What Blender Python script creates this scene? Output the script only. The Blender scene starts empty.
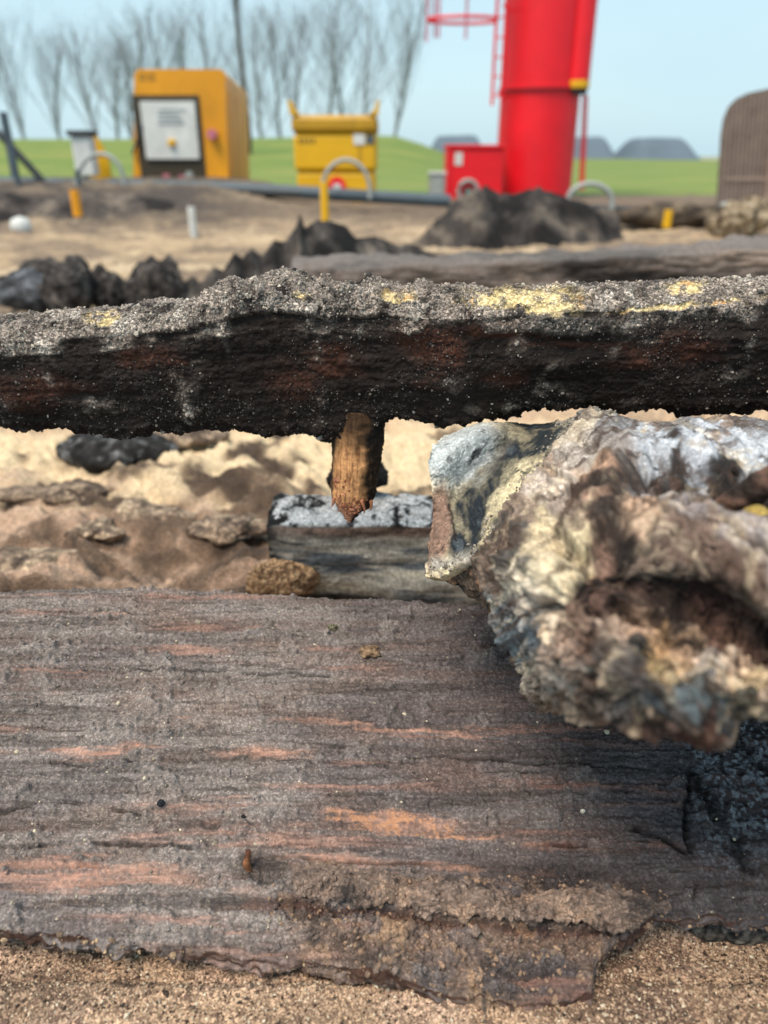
import bpy, math, random
import numpy as np
from mathutils import Vector
random.seed(4); RNG = np.random.default_rng(7)
S = bpy.context.scene; COL = S.collection
R = math.radians

# ------------------------------------------------------------------ camera, sky, sun, exposure
H0, PITCH, FPX, CX, CY = 0.70, R(25.1), 760.0, 384.0, 512.0
cam = bpy.data.cameras.new('camera'); camo = bpy.data.objects.new('camera', cam); COL.objects.link(camo)
camo.location = (0, 0, H0); camo.rotation_euler = (R(90) - PITCH, 0, 0)
cam.sensor_fit = 'VERTICAL'; cam.sensor_height = 36; cam.lens = FPX / 1024 * 36
cam.clip_start = 0.02; cam.clip_end = 3000
cam.dof.use_dof = True; cam.dof.focus_distance = 0.73; cam.dof.aperture_fstop = 3.6
S.camera = camo
SUN_EL, SUN_AZ = R(62), R(-140)          # azimuth from +Y (away from the camera) towards +X
W = bpy.data.worlds.new('World'); S.world = W; W.use_nodes = True
wn, wl = W.node_tree.nodes, W.node_tree.links
bg = wn['Background']; bg.inputs['Strength'].default_value = 0.15
sky = wn.new('ShaderNodeTexSky'); sky.sky_type = 'NISHITA'; sky.sun_disc = False
sky.sun_elevation = SUN_EL; sky.sun_rotation = SUN_AZ; sky.air_density = 1.2; sky.dust_density = 2.0
tc = wn.new('ShaderNodeTexCoord'); cn = wn.new('ShaderNodeTexNoise'); cn.inputs['Scale'].default_value = 2.2; cn.inputs['Detail'].default_value = 5
mpw = wn.new('ShaderNodeMapping'); mpw.inputs['Scale'].default_value = (1, 1, 3)
wl.new(tc.outputs['Generated'], mpw.inputs['Vector']); wl.new(mpw.outputs[0], cn.inputs['Vector'])
cr = wn.new('ShaderNodeMapRange'); cr.inputs['From Min'].default_value = .3; cr.inputs['From Max'].default_value = .7
cr.inputs['To Min'].default_value = .80; cr.inputs['To Max'].default_value = .96
wl.new(cn.outputs['Fac'], cr.inputs['Value'])
mx = wn.new('ShaderNodeMix'); mx.data_type = 'RGBA'
wl.new(cr.outputs[0], mx.inputs['Factor']); wl.new(sky.outputs[0], mx.inputs['A'])
mx.inputs['B'].default_value = (2.15, 2.98, 3.35, 1)
wl.new(mx.outputs['Result'], bg.inputs['Color'])
sl = bpy.data.lights.new('sun', 'SUN'); sl.energy = 2.35; sl.angle = R(26); sl.color = (1, .85, .70)
so = bpy.data.objects.new('sun', sl); COL.objects.link(so)
sd = Vector((math.sin(SUN_AZ) * math.cos(SUN_EL), math.cos(SUN_AZ) * math.cos(SUN_EL), math.sin(SUN_EL)))
so.rotation_euler = sd.to_track_quat('Z', 'Y').to_euler()
S.view_settings.view_transform = 'Standard'; S.view_settings.look = 'None'
S.view_settings.exposure = 0.9; S.view_settings.gamma = 1.0
S.cycles.max_bounces = 6; S.cycles.use_denoising = True

# ------------------------------------------------------------------ geometry helpers
cp, sp = math.cos(PITCH), math.sin(PITCH)
def P(px, py, d):
    px, py, d = np.broadcast_arrays(np.asarray(px, float), np.asarray(py, float), np.asarray(d, float))
    u, v = (px - CX) / FPX, (CY - py) / FPX
    return np.stack([u * d, d * (cp + v * sp), H0 + d * (-sp + v * cp)], -1)
def PY(px, py, Y):
    v = (CY - np.asarray(py, float)) / FPX
    return P(px, py, np.asarray(Y, float) / (cp + v * sp))
def PZ(px, py, z):                      # where the ray meets height z
    v = (CY - np.asarray(py, float)) / FPX
    return P(px, py, (np.asarray(z, float) - H0) / (-sp + v * cp))
def proj(p):
    d = p[..., 1] * cp - (p[..., 2] - H0) * sp
    return CX + FPX * p[..., 0] / d, CY - FPX * (p[..., 1] * sp + (p[..., 2] - H0) * cp) / d, d
_T = RNG.permutation(256).astype(np.int32); _T = np.concatenate([_T, _T, _T, _T]); _V = RNG.random(1024).astype(np.float32)
def vn(p, seed=0):                      # value noise, 2D or 3D, range -1..1
    p = np.asarray(p, np.float32) + np.float32(seed * 13.37 + 100)
    i = np.floor(p).astype(np.int32); f = p - i; f = f * f * (3 - 2 * f); i &= 255
    k = p.shape[-1]; out = 0
    a = [(_T[(i[..., 0] + dx)]) for dx in (0, 1)]
    for dx in (0, 1):
        wx = f[..., 0] if dx else 1 - f[..., 0]
        for dy in (0, 1):
            w = wx * (f[..., 1] if dy else 1 - f[..., 1]); b = _T[a[dx] + ((i[..., 1] + dy) & 255)]
            if k == 2: out = out + w * _V[b]
            else:
                for dz in (0, 1):
                    out = out + w * (f[..., 2] if dz else 1 - f[..., 2]) * _V[_T[b + ((i[..., 2] + dz) & 255)]]
    return out * 2 - 1
def fbm(p, freq, octv=4, seed=0, gain=.5, ridged=False):
    p = np.asarray(p, np.float32) * np.asarray(freq, np.float32); s, a, t = 0, 1., 0
    for o in range(octv):
        n = vn(p, seed + o * 7)
        if ridged: n = 1 - 2 * np.abs(n)
        s = s + a * n; t += a; a *= gain; p = p * 2.03
    return s / t
def sst(a, b, x): t = np.clip((x - a) / (b - a), 0, 1); return t * t * (3 - 2 * t)
def ell(px, py, cx, cy, rx, ry, ang=0, soft=.5):
    c, s_ = math.cos(R(ang)), math.sin(R(ang)); dx, dy = px - cx, py - cy
    q = np.sqrt(((dx * c + dy * s_) / rx) ** 2 + ((-dx * s_ + dy * c) / ry) ** 2)
    return 1 - sst(1 - soft, 1 + soft, q)
def poly_d(px, py, pts):                # distance to a polyline
    best = np.full(np.shape(px), 1e9)
    for (x0, y0), (x1, y1) in zip(pts[:-1], pts[1:]):
        vx, vy = x1 - x0, y1 - y0; t = np.clip(((px - x0) * vx + (py - y0) * vy) / (vx * vx + vy * vy), 0, 1)
        best = np.minimum(best, np.hypot(px - x0 - t * vx, py - y0 - t * vy))
    return best
def line(px, py, pts, w): return np.exp(-(poly_d(px, py, pts) / w) ** 2)
def pw(x, pts): a = np.array(pts, float); return np.interp(x, a[:, 0], a[:, 1])
def lin(c): c = np.asarray(c, float) / 255; return np.where(c <= .04045, c / 12.92, ((c + .055) / 1.055) ** 2.4)
def C(r, g, b, k=1.0): return lin((r, g, b)) * k
def mixc(col, c, m): m = np.clip(m, 0, 1)[..., None]; return col * (1 - m) + np.asarray(c) * m
def grid_n(G):
    n = np.cross(np.gradient(G, axis=1), np.gradient(G, axis=0)); return n / (np.linalg.norm(n, axis=-1, keepdims=True) + 1e-12)
def catmull(a, n):                      # resample axis 0 to n rows
    m = len(a); ext = np.concatenate([[2 * a[0] - a[1]], a, [2 * a[-1] - a[-2]]]); t = np.linspace(0, m - 1 - 1e-9, n)
    i = t.astype(int); f = (t - i).reshape((-1,) + (1,) * (a.ndim - 1)); p0, p1, p2, p3 = ext[i], ext[i + 1], ext[i + 2], ext[i + 3]
    return .5 * (2 * p1 + (p2 - p0) * f + (2 * p0 - 5 * p1 + 4 * p2 - p3) * f ** 2 + (3 * p1 - p0 - 3 * p2 + p3) * f ** 3)
def resample(net, nv, nu): return np.swapaxes(catmull(np.swapaxes(catmull(np.asarray(net, float), nv), 0, 1), nu), 0, 1)

# ------------------------------------------------------------------ object helpers
def origin(o): return np.array(o['_o']) if o is not None and '_o' in o else np.zeros(3)
def tag(o, label=None, cat=None, group=None, kind=None):
    if label: o['label'] = label
    if cat: o['category'] = cat
    if group: o['group'] = group
    if kind: o['kind'] = kind
    return o
ORI = {}
def thing(name, label, cat, loc, group=None):
    o = bpy.data.objects.new(name, None); COL.objects.link(o); o.location = tuple(float(v) for v in loc); o.empty_display_size = .05
    ORI[o.name] = np.array(loc, float); return tag(o, label, cat, group)
def mesh_obj(name, V, F, mat, parent=None, col=None, grain=None, smooth=True, loc=None):
    V = np.asarray(V, float).reshape(-1, 3)
    o0 = ORI[parent.name] if parent is not None else (np.array(loc, float) if loc is not None else np.array([V[:, 0].mean(), V[:, 1].mean(), V[:, 2].min()]))
    me = bpy.data.meshes.new(name)
    if isinstance(F, (list, tuple)) and F and isinstance(F[0], np.ndarray): parts = F
    elif isinstance(F, np.ndarray): parts = [F]
    else: parts = None
    V0 = (V - o0)
    if parts is None:
        me.from_pydata(V0.tolist(), [], F)
    else:
        me.vertices.add(len(V0)); me.vertices.foreach_set('co', V0.astype(np.float32).ravel())
        li = np.concatenate([f.ravel() for f in parts]).astype(np.int32)
        sz = np.concatenate([np.full(len(f), f.shape[1], np.int32) for f in parts])
        me.loops.add(len(li)); me.loops.foreach_set('vertex_index', li)
        me.polygons.add(len(sz)); me.polygons.foreach_set('loop_start', np.concatenate([[0], np.cumsum(sz)[:-1]]).astype(np.int32))
        me.update(calc_edges=True); me.validate()
    me.polygons.foreach_set('use_smooth', np.full(len(me.polygons), smooth))
    if col is not None:
        c = np.ones((len(V0), 4), np.float32); c[:, :3] = np.clip(np.asarray(col).reshape(-1, 3), 0, 1)
        me.attributes.new('col', 'FLOAT_COLOR', 'POINT').data.foreach_set('color', c.ravel())
        g = np.ones(len(V0), np.float32) if grain is None else np.broadcast_to(np.asarray(grain, np.float32).ravel(), (len(V0),))
        me.attributes.new('grain', 'FLOAT', 'POINT').data.foreach_set('value', np.ascontiguousarray(g))
    me.materials.append(mat)
    o = bpy.data.objects.new(name, me); COL.objects.link(o)
    if parent is not None: o.parent = parent
    else: o.location = tuple(o0)
    ORI[o.name] = o0
    return o
def gfaces(nv, nu, wrap_v=False, wrap_u=False, off=0):
    idx = np.arange(nv * nu).reshape(nv, nu) + off
    if wrap_v: idx = np.concatenate([idx, idx[:1]], 0)
    if wrap_u: idx = np.concatenate([idx, idx[:, :1]], 1)
    return np.stack([idx[:-1, :-1], idx[:-1, 1:], idx[1:, 1:], idx[1:, :-1]], -1).reshape(-1, 4)
def fan(ring, c): ring = np.asarray(ring); return np.stack([ring, np.roll(ring, -1), np.full(len(ring), c)], -1)

def N(nt, t, **kw):
    n = nt.nodes.new(t)
    for k, v in kw.items():
        if k in n.inputs: n.inputs[k].default_value = v
        else: setattr(n, k, v)
    return n
def surf_mat(name, cell=420, lo=.45, hi=1.7, nscale=90, nlo=.75, nhi=1.25, bump=.5, bdist=.0012, rough=.85, stretch=(1, 1, 1), spec=.3):
    """albedo attribute 'col' x grain cells (weighted by attribute 'grain') x soft noise; grains in relief"""
    m = bpy.data.materials.new(name); m.use_nodes = True; nt = m.node_tree; L = nt.links.new; b = nt.nodes['Principled BSDF']
    at = N(nt, 'ShaderNodeAttribute', attribute_name='col'); ag = N(nt, 'ShaderNodeAttribute', attribute_name='grain')
    tc = N(nt, 'ShaderNodeTexCoord'); mp = N(nt, 'ShaderNodeMapping'); mp.inputs['Scale'].default_value = stretch; L(tc.outputs['Object'], mp.inputs['Vector'])
    vo = N(nt, 'ShaderNodeTexVoronoi'); vo.inputs['Scale'].default_value = cell; L(tc.outputs['Object'], vo.inputs['Vector'])
    sep = N(nt, 'ShaderNodeSeparateColor'); L(vo.outputs['Color'], sep.inputs[0])
    pwn = N(nt, 'ShaderNodeMath', operation='POWER'); L(sep.outputs[0], pwn.inputs[0]); pwn.inputs[1].default_value = 2.2
    mr = N(nt, 'ShaderNodeMapRange'); L(pwn.outputs[0], mr.inputs['Value']); mr.inputs['To Min'].default_value = lo; mr.inputs['To Max'].default_value = hi
    no = N(nt, 'ShaderNodeTexNoise'); no.inputs['Scale'].default_value = nscale; no.inputs['Detail'].default_value = 6; no.inputs['Roughness'].default_value = .65
    L(mp.outputs[0], no.inputs['Vector'])
    m2 = N(nt, 'ShaderNodeMapRange'); L(no.outputs['Fac'], m2.inputs['Value']); m2.inputs['From Min'].default_value = .3; m2.inputs['From Max'].default_value = .7
    m2.inputs['To Min'].default_value = nlo; m2.inputs['To Max'].default_value = nhi
    lg = N(nt, 'ShaderNodeMix'); lg.data_type = 'FLOAT'; L(ag.outputs['Fac'], lg.inputs['Factor']); lg.inputs['A'].default_value = 1; L(mr.outputs[0], lg.inputs['B'])
    mu = N(nt, 'ShaderNodeMath', operation='MULTIPLY'); L(lg.outputs['Result'], mu.inputs[0]); L(m2.outputs[0], mu.inputs[1])
    vm = N(nt, 'ShaderNodeVectorMath', operation='SCALE'); L(at.outputs['Color'], vm.inputs[0]); L(mu.outputs[0], vm.inputs['Scale'])
    L(vm.outputs[0], b.inputs['Base Color'])
    b.inputs['Roughness'].default_value = rough; b.inputs['Specular IOR Level'].default_value = spec
    hsum = N(nt, 'ShaderNodeMath', operation='MULTIPLY_ADD'); L(sep.outputs[1], hsum.inputs[0]); L(ag.outputs['Fac'], hsum.inputs[1]); L(no.outputs['Fac'], hsum.inputs[2])
    bp = N(nt, 'ShaderNodeBump'); bp.inputs['Strength'].default_value = bump; bp.inputs['Distance'].default_value = bdist
    L(hsum.outputs[0], bp.inputs['Height']); L(bp.outputs[0], b.inputs['Normal'])
    return m
def plain(name, c, rough=.5, metal=0, ns=6, lo=.85, hi=1.12, bump=.1, coat=0):
    m = bpy.data.materials.new(name); m.use_nodes = True; nt = m.node_tree; L = nt.links.new; b = nt.nodes['Principled BSDF']
    tc = N(nt, 'ShaderNodeTexCoord'); no = N(nt, 'ShaderNodeTexNoise'); no.inputs['Scale'].default_value = ns; no.inputs['Detail'].default_value = 7; no.inputs['Roughness'].default_value = .6
    L(tc.outputs['Object'], no.inputs['Vector'])
    mr = N(nt, 'ShaderNodeMapRange'); L(no.outputs['Fac'], mr.inputs['Value']); mr.inputs['From Min'].default_value = .3; mr.inputs['From Max'].default_value = .7
    mr.inputs['To Min'].default_value = lo; mr.inputs['To Max'].default_value = hi
    vm = N(nt, 'ShaderNodeVectorMath', operation='SCALE'); vm.inputs[0].default_value = tuple(c); L(mr.outputs[0], vm.inputs['Scale']); L(vm.outputs[0], b.inputs['Base Color'])
    b.inputs['Roughness'].default_value = rough; b.inputs['Metallic'].default_value = metal; b.inputs['Coat Weight'].default_value = coat
    bp = N(nt, 'ShaderNodeBump'); bp.inputs['Strength'].default_value = bump; bp.inputs['Distance'].default_value = .02; L(no.outputs['Fac'], bp.inputs['Height']); L(bp.outputs[0], b.inputs['Normal'])
    return m

M_plank = surf_mat('weathered_plank', cell=560, lo=.7, hi=1.5, nscale=60, nlo=.75, nhi=1.25, bump=1.0, bdist=.0022, stretch=(.15, 1.2, 1.2))
M_beam = surf_mat('black_waterlogged_oak', cell=520, lo=.32, hi=1.9, nscale=70, nlo=.6, nhi=1.35, bump=.9, bdist=.002, rough=.75, spec=.25)
M_wood = surf_mat('raw_oak', cell=500, lo=.6, hi=1.5, nscale=160, nlo=.6, nhi=1.35, bump=.6, bdist=.002)
M_sand = surf_mat('sand', cell=620, lo=.45, hi=1.75, nscale=40, nlo=.85, nhi=1.15, bump=.8, bdist=.0015, rough=.95)
M_soil = surf_mat('peat_soil', cell=160, lo=.55, hi=1.6, nscale=30, nlo=.6, nhi=1.35, bump=.8, bdist=.006, rough=.9)
M_crumb = surf_mat('crumb', cell=900, lo=.7, hi=1.4, nscale=200, nlo=.8, nhi=1.2, bump=.4, bdist=.0006, rough=.95)
M_yellow = plain('yellow_paint', C(232, 158, 12, .9), .5, ns=1.2, lo=.74, hi=1.12)
M_yellow2 = plain('yellow_tank_paint', C(232, 178, 6, .9), .5, ns=1.2, lo=.82, hi=1.1)
M_red = plain('red_paint', C(236, 6, 30, .92), .5, ns=1.6, lo=.86, hi=1.08)
M_white = plain('white_panel', C(225, 228, 226, .8), .5)
M_dark = plain('dark_rubber', C(52, 56, 60), .7)
M_gun = plain('grey_plastic', C(70, 84, 94), .55)
M_pale = plain('pale_conduit', C(172, 178, 176, .75), .5)
M_pink = plain('faded_red', C(206, 120, 140, .8), .5)
M_teal = plain('teal_valve', C(40, 140, 140, .8), .5)
M_rust = plain('brown_steel', C(112, 100, 94), .75, ns=8, lo=.7, hi=1.25, bump=.4)
M_rust2 = plain('tan_steel', C(150, 130, 118), .75, ns=8, lo=.8, hi=1.2, bump=.3)
M_hazy_bark = plain('hazy_bark', C(140, 146, 152, .85), .9, ns=20, bump=.3)  # bark paled to blue-grey, distance haze put into its colour
M_trunk = plain('dark_bark', C(70, 64, 58), .9, ns=20, bump=.3)
M_haze_grey = plain('hazy_blue_grey', C(86, 100, 112), .7, ns=.2)  # blue-grey of the far heaps, haze painted into the colour

# ------------------------------------------------------------------ crumbs (loose grains, joined into one piece of stuff)
def ico():
    t = (1 + 5 ** .5) / 2
    v = np.array([(-1, t, 0), (1, t, 0), (-1, -t, 0), (1, -t, 0), (0, -1, t), (0, 1, t), (0, -1, -t), (0, 1, -t), (t, 0, -1), (t, 0, 1), (-t, 0, -1), (-t, 0, 1)], float)
    f = np.array([(0, 11, 5), (0, 5, 1), (0, 1, 7), (0, 7, 10), (0, 10, 11), (1, 5, 9), (5, 11, 4), (11, 10, 2), (10, 7, 6), (7, 1, 8), (3, 9, 4), (3, 4, 2), (3, 2, 6), (3, 6, 8), (3, 8, 9), (4, 9, 5), (2, 4, 11), (6, 2, 10), (8, 6, 7), (9, 8, 1)])
    return v / np.linalg.norm(v[0]), f
OCT = (np.array([(1, 0, 0), (-1, 0, 0), (0, 1, 0), (0, -1, 0), (0, 0, 1), (0, 0, -1)], float), np.array([(0, 2, 4), (2, 1, 4), (1, 3, 4), (3, 0, 4), (2, 0, 5), (1, 2, 5), (3, 1, 5), (0, 3, 5)]))
def crumbs(name, pos, size, col, mat, parent, base=None):
    bv, bf = base or ico(); n, k = len(pos), len(bv)
    q = RNG.normal(size=(n, 4)); q /= np.linalg.norm(q, axis=1, keepdims=True); w, x, y, z = q.T
    M = np.stack([1 - 2 * (y * y + z * z), 2 * (x * y - z * w), 2 * (x * z + y * w), 2 * (x * y + z * w), 1 - 2 * (x * x + z * z), 2 * (y * z - x * w), 2 * (x * z - y * w), 2 * (y * z + x * w), 1 - 2 * (x * x + y * y)], -1).reshape(n, 3, 3)
    v = bv[None] * (1 + RNG.uniform(-.3, .3, (n, k, 1))) * RNG.uniform(.55, 1.25, (n, 1, 3))
    v = np.einsum('nij,nkj->nki', M, v) * np.asarray(size).reshape(n, 1, 1) + np.asarray(pos)[:, None]
    f = (bf[None] + (np.arange(n) * k)[:, None, None]).reshape(-1, 3)
    c = np.repeat(np.broadcast_to(col, (n, 3)), k, 0)
    o = mesh_obj(name, v.reshape(-1, 3), f, mat, parent, col=c, smooth=False)
    return tag(o, kind='stuff')

# ================================================================== GROUND (sand) and FIELD
def ground_z(X, Y):
    z = pw(Y, [(-3, .10), (.3, .104), (.42, .102), (.55, .11), (.74, .12), (.90, .035), (1.1, .015), (1.6, 0), (2.2, 0), (60, 0)])
    z = z + .30 * np.exp(-((X + .93) / .13) ** 2 - ((Y - .83) / .12) ** 2)                      # sand heap that carries the far end of the beam
    z = z - .012 * sst(.385, .40, Y) * (1 - sst(.5, .6, Y))
    z = z - .012 * np.exp(-((Y - .435) / .022) ** 2) * sst(.15, .19, X)
    z = z + .24 * np.exp(-((Y - 2.55) / .28) ** 2) * sst(-.5, .3, X)                            # ridge under the rear timber
    z = z + .33 * sst(8.2, 10.6, Y) * (1 - sst(13, 15, Y)) * (1 - sst(-2.6, -.2, X))             # soil bank at left under the pipe
    z = z + .06 * sst(8.2, 9.6, Y) * (1 - sst(13, 15, Y))
    return z
def ground_relief(X, Y):
    p = np.stack([X, Y], -1)
    near = 1 - sst(.44, .62, Y); mid = sst(.8, 1.0, Y)
    r = sst(2.2, 3, Y) * (1 - sst(10.5, 11.2, Y)) * (.05 * np.abs(fbm(np.stack([X, Y], -1), 1.9, 5, 51, gain=.6)) + .02 * fbm(np.stack([X, Y], -1), 9, 3, 53))
    r = r + near * (.004 * fbm(p, 22, 3, 3) + .0016 * fbm(p, 120, 3, 9) + .0008 * fbm(p, 420, 2, 5))
    pm = np.stack([X * 1.0 + Y * .35, Y * 1.5], -1)
    r = r + mid * np.minimum(1, 1.2 / np.maximum(Y, .5) + .4) * (.045 * fbm(pm, 4.5, 4, 21) + .060 * np.abs(fbm(pm, 11, 5, 31)) + .010 * fbm(pm, 45, 3, 41))
    return r
xs = np.concatenate([np.linspace(-1, 1, 620)])
yr = np.concatenate([np.linspace(-.6, .28, 20)[:-1], np.linspace(.28, .47, 190)[:-1], np.linspace(.47, .8, 24)[:-1], np.linspace(.8, 2.1, 200)[:-1], np.geomspace(2.1, 16, 190)])
U, Yg = np.meshgrid(xs, yr)
Xg = U * (.34 + .62 * np.maximum(Yg, .25)) * (1 + 1.2 * np.abs(U) ** 6)
Zg = ground_z(Xg, Yg) + ground_relief(Xg, Yg)
G = np.stack([Xg, Yg, Zg], -1); gx, gy, gd = proj(G)
pg = np.stack([Xg, Yg], -1)
sandc = C(206, 178, 156, 1.25); col = np.broadcast_to(sandc * .62, G.shape).copy()
n1 = fbm(pg, 9, 4, 2); n2 = fbm(np.stack([Xg + .4 * Yg, Yg * 1.6], -1), 7, 5, 17)
col = mixc(col, C(164, 134, 114, .8), sst(-.1, .35, n1) * .6)
# mid ground: pale cream sand turning brown where wet peat is trodden in
midm = sst(.85, 1.0, Yg) * (1 - sst(1.9, 2.2, Yg))
col = mixc(col, C(228, 208, 174, .92), midm * sst(1.35, 1.7, Yg + .25 * n1 + .25 * sst(-.4, .3, Xg)))
brown = midm * sst(-.15, .25, n2 + .5 * (1.42 - Yg)) * (1 - .8 * sst(-.1, .12, Xg))
col = mixc(col, C(124, 104, 88, .7), brown * .95)
col = mixc(col, C(84, 72, 64, .65), midm * sst(.16, .42, n2) * .8)
far = sst(2.0, 2.4, Yg); mot = fbm(np.stack([Xg * .55, Yg * 1.2], -1), 3.2, 5, 63, gain=.65)
col = mixc(col, C(204, 180, 148, .68), far); col = mixc(col, C(178, 158, 132, .75), far * sst(0, .4, fbm(pg * np.array([.6, 1.4]), 1.3, 4, 61)))
col = col * np.array([1., .97, .95])
col = mixc(col, C(140, 122, 106, .7), far * sst(-.12, .3, mot) * .85); col = mixc(col, C(224, 202, 170, .76), far * sst(.1, .4, -mot) * .6)
darkb = sst(8.0, 9.0, Yg + .5 * n1) * (1 - sst(-2.4, -.6, Xg)); col = mixc(col, C(92, 84, 80, .6), darkb * .95 * (.75 + .25 * sst(-.3, .3, mot))); Zlump = 0
col = mixc(col, C(128, 112, 98, .6), sst(8.2, 9.4, Yg + .8 * n1) * .8 * (1 - darkb))
col = mixc(col, C(190, 160, 132, .8), (1 - sst(.5, .6, Yg)) * sst(-.2, .3, fbm(pg, 26, 3, 77)) * .8)
col = mixc(col, C(112, 92, 80, .7), (1 - sst(.5, .6, Yg)) * sst(.0, .4, fbm(pg, 13, 4, 78)) * .8)
ground = tag(mesh_obj('sand_ground', G, gfaces(*Xg.shape), M_sand, col=col, grain=1 - .6 * sst(.5, 3, Yg)), kind='structure')
def gz(x, y): X, Y = np.array([float(x)]), np.array([float(y)]); return float((ground_z(X, Y) + ground_relief(X, Y))[0])

# loose sand grains in the foreground
n = 15000; Xr = RNG.uniform(-.33, .33, n); Yr = RNG.uniform(.33, .45, n)
pr = np.stack([Xr, Yr, ground_z(Xr, Yr) + ground_relief(Xr, Yr)], -1)
t = RNG.random((n, 1)); cc = np.where(t < .45, C(206, 180, 154, .8), np.where(t < .75, C(146, 120, 104, .65), np.where(t < .93, C(92, 78, 70, .5), C(232, 220, 196, .8))))
crumbs('sand_grains', pr, RNG.gamma(4, .00022, n) + .0003, cc, M_crumb, ground, OCT)
n = 160; Xr = RNG.uniform(-.33, .33, n); Yr = RNG.uniform(.33, .43, n)
crumbs('small_stones', np.stack([Xr, Yr, ground_z(Xr, Yr) + ground_relief(Xr, Yr)], -1), RNG.uniform(.001, .0026, n), C(120, 106, 92, .6), M_crumb, ground)

# grass field with a low dike at the left
gl = bpy.data.materials.new('grass'); gl.use_nodes = True; nt = gl.node_tree; L = nt.links.new; b = nt.nodes['Principled BSDF']
tcg = N(nt, 'ShaderNodeTexCoord'); ng = N(nt, 'ShaderNodeTexNoise'); ng.inputs['Scale'].default_value = .5; ng.inputs['Detail'].default_value = 9; ng.inputs['Roughness'].default_value = .75
mg = N(nt, 'ShaderNodeMapping'); mg.inputs['Scale'].default_value = (.35, 1, 1); L(tcg.outputs['Object'], mg.inputs['Vector']); L(mg.outputs[0], ng.inputs['Vector']); rg = N(nt, 'ShaderNodeValToRGB'); L(ng.outputs['Fac'], rg.inputs['Fac'])
rg.color_ramp.elements[0].position = .32; rg.color_ramp.elements[0].color = (*C(84, 130, 36, .68), 1); rg.color_ramp.elements[1].position = .68; rg.color_ramp.elements[1].color = (*C(158, 160, 76, .68), 1)
L(rg.outputs[0], b.inputs['Base Color']); b.inputs['Roughness'].default_value = .9
yr = np.geomspace(11.5, 900, 90); U, Yf = np.meshgrid(np.linspace(-1, 1, 110), yr); Xf = U * Yf * 1.6
Zf = -.004 - .02 * sst(15.9, 16.2, 32 - Yf) + 1.75 * sst(28, 58, Yf) * (1 - sst(.0, .12, Xf / Yf)) + .25 * sst(40, 60, Yf) * (1 - sst(.1, .3, np.abs(Xf / Yf - .1))) + .05 * fbm(np.stack([Xf, Yf], -1), .4, 3, 4)
Zf = np.where(Yf < 15, Zf - .15 * (1 - sst(13, 15, Yf)), Zf)
tag(mesh_obj('grass_field', np.stack([Xf, Yf, Zf], -1), gfaces(*Xf.shape), gl), kind='structure')
# far strip of bare sand on the right
M_strip = plain('far_sand', C(178, 170, 150, .7), .95, ns=.1)
a = [PY(x, y, Y) for (x, y, Y) in ((560, 163.5, 120), (1100, 163.5, 120), (1100, 157.5, 230), (540, 157.5, 230))]
top = np.array(a); V = np.concatenate([top, top - np.array([0, 0, 2.5])])
tag(mesh_obj('sand_strip', V, [(0, 1, 2, 3), (0, 4, 5, 1), (1, 5, 6, 2), (2, 6, 7, 3), (3, 7, 4, 0)], M_strip, smooth=False), kind='structure')

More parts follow.
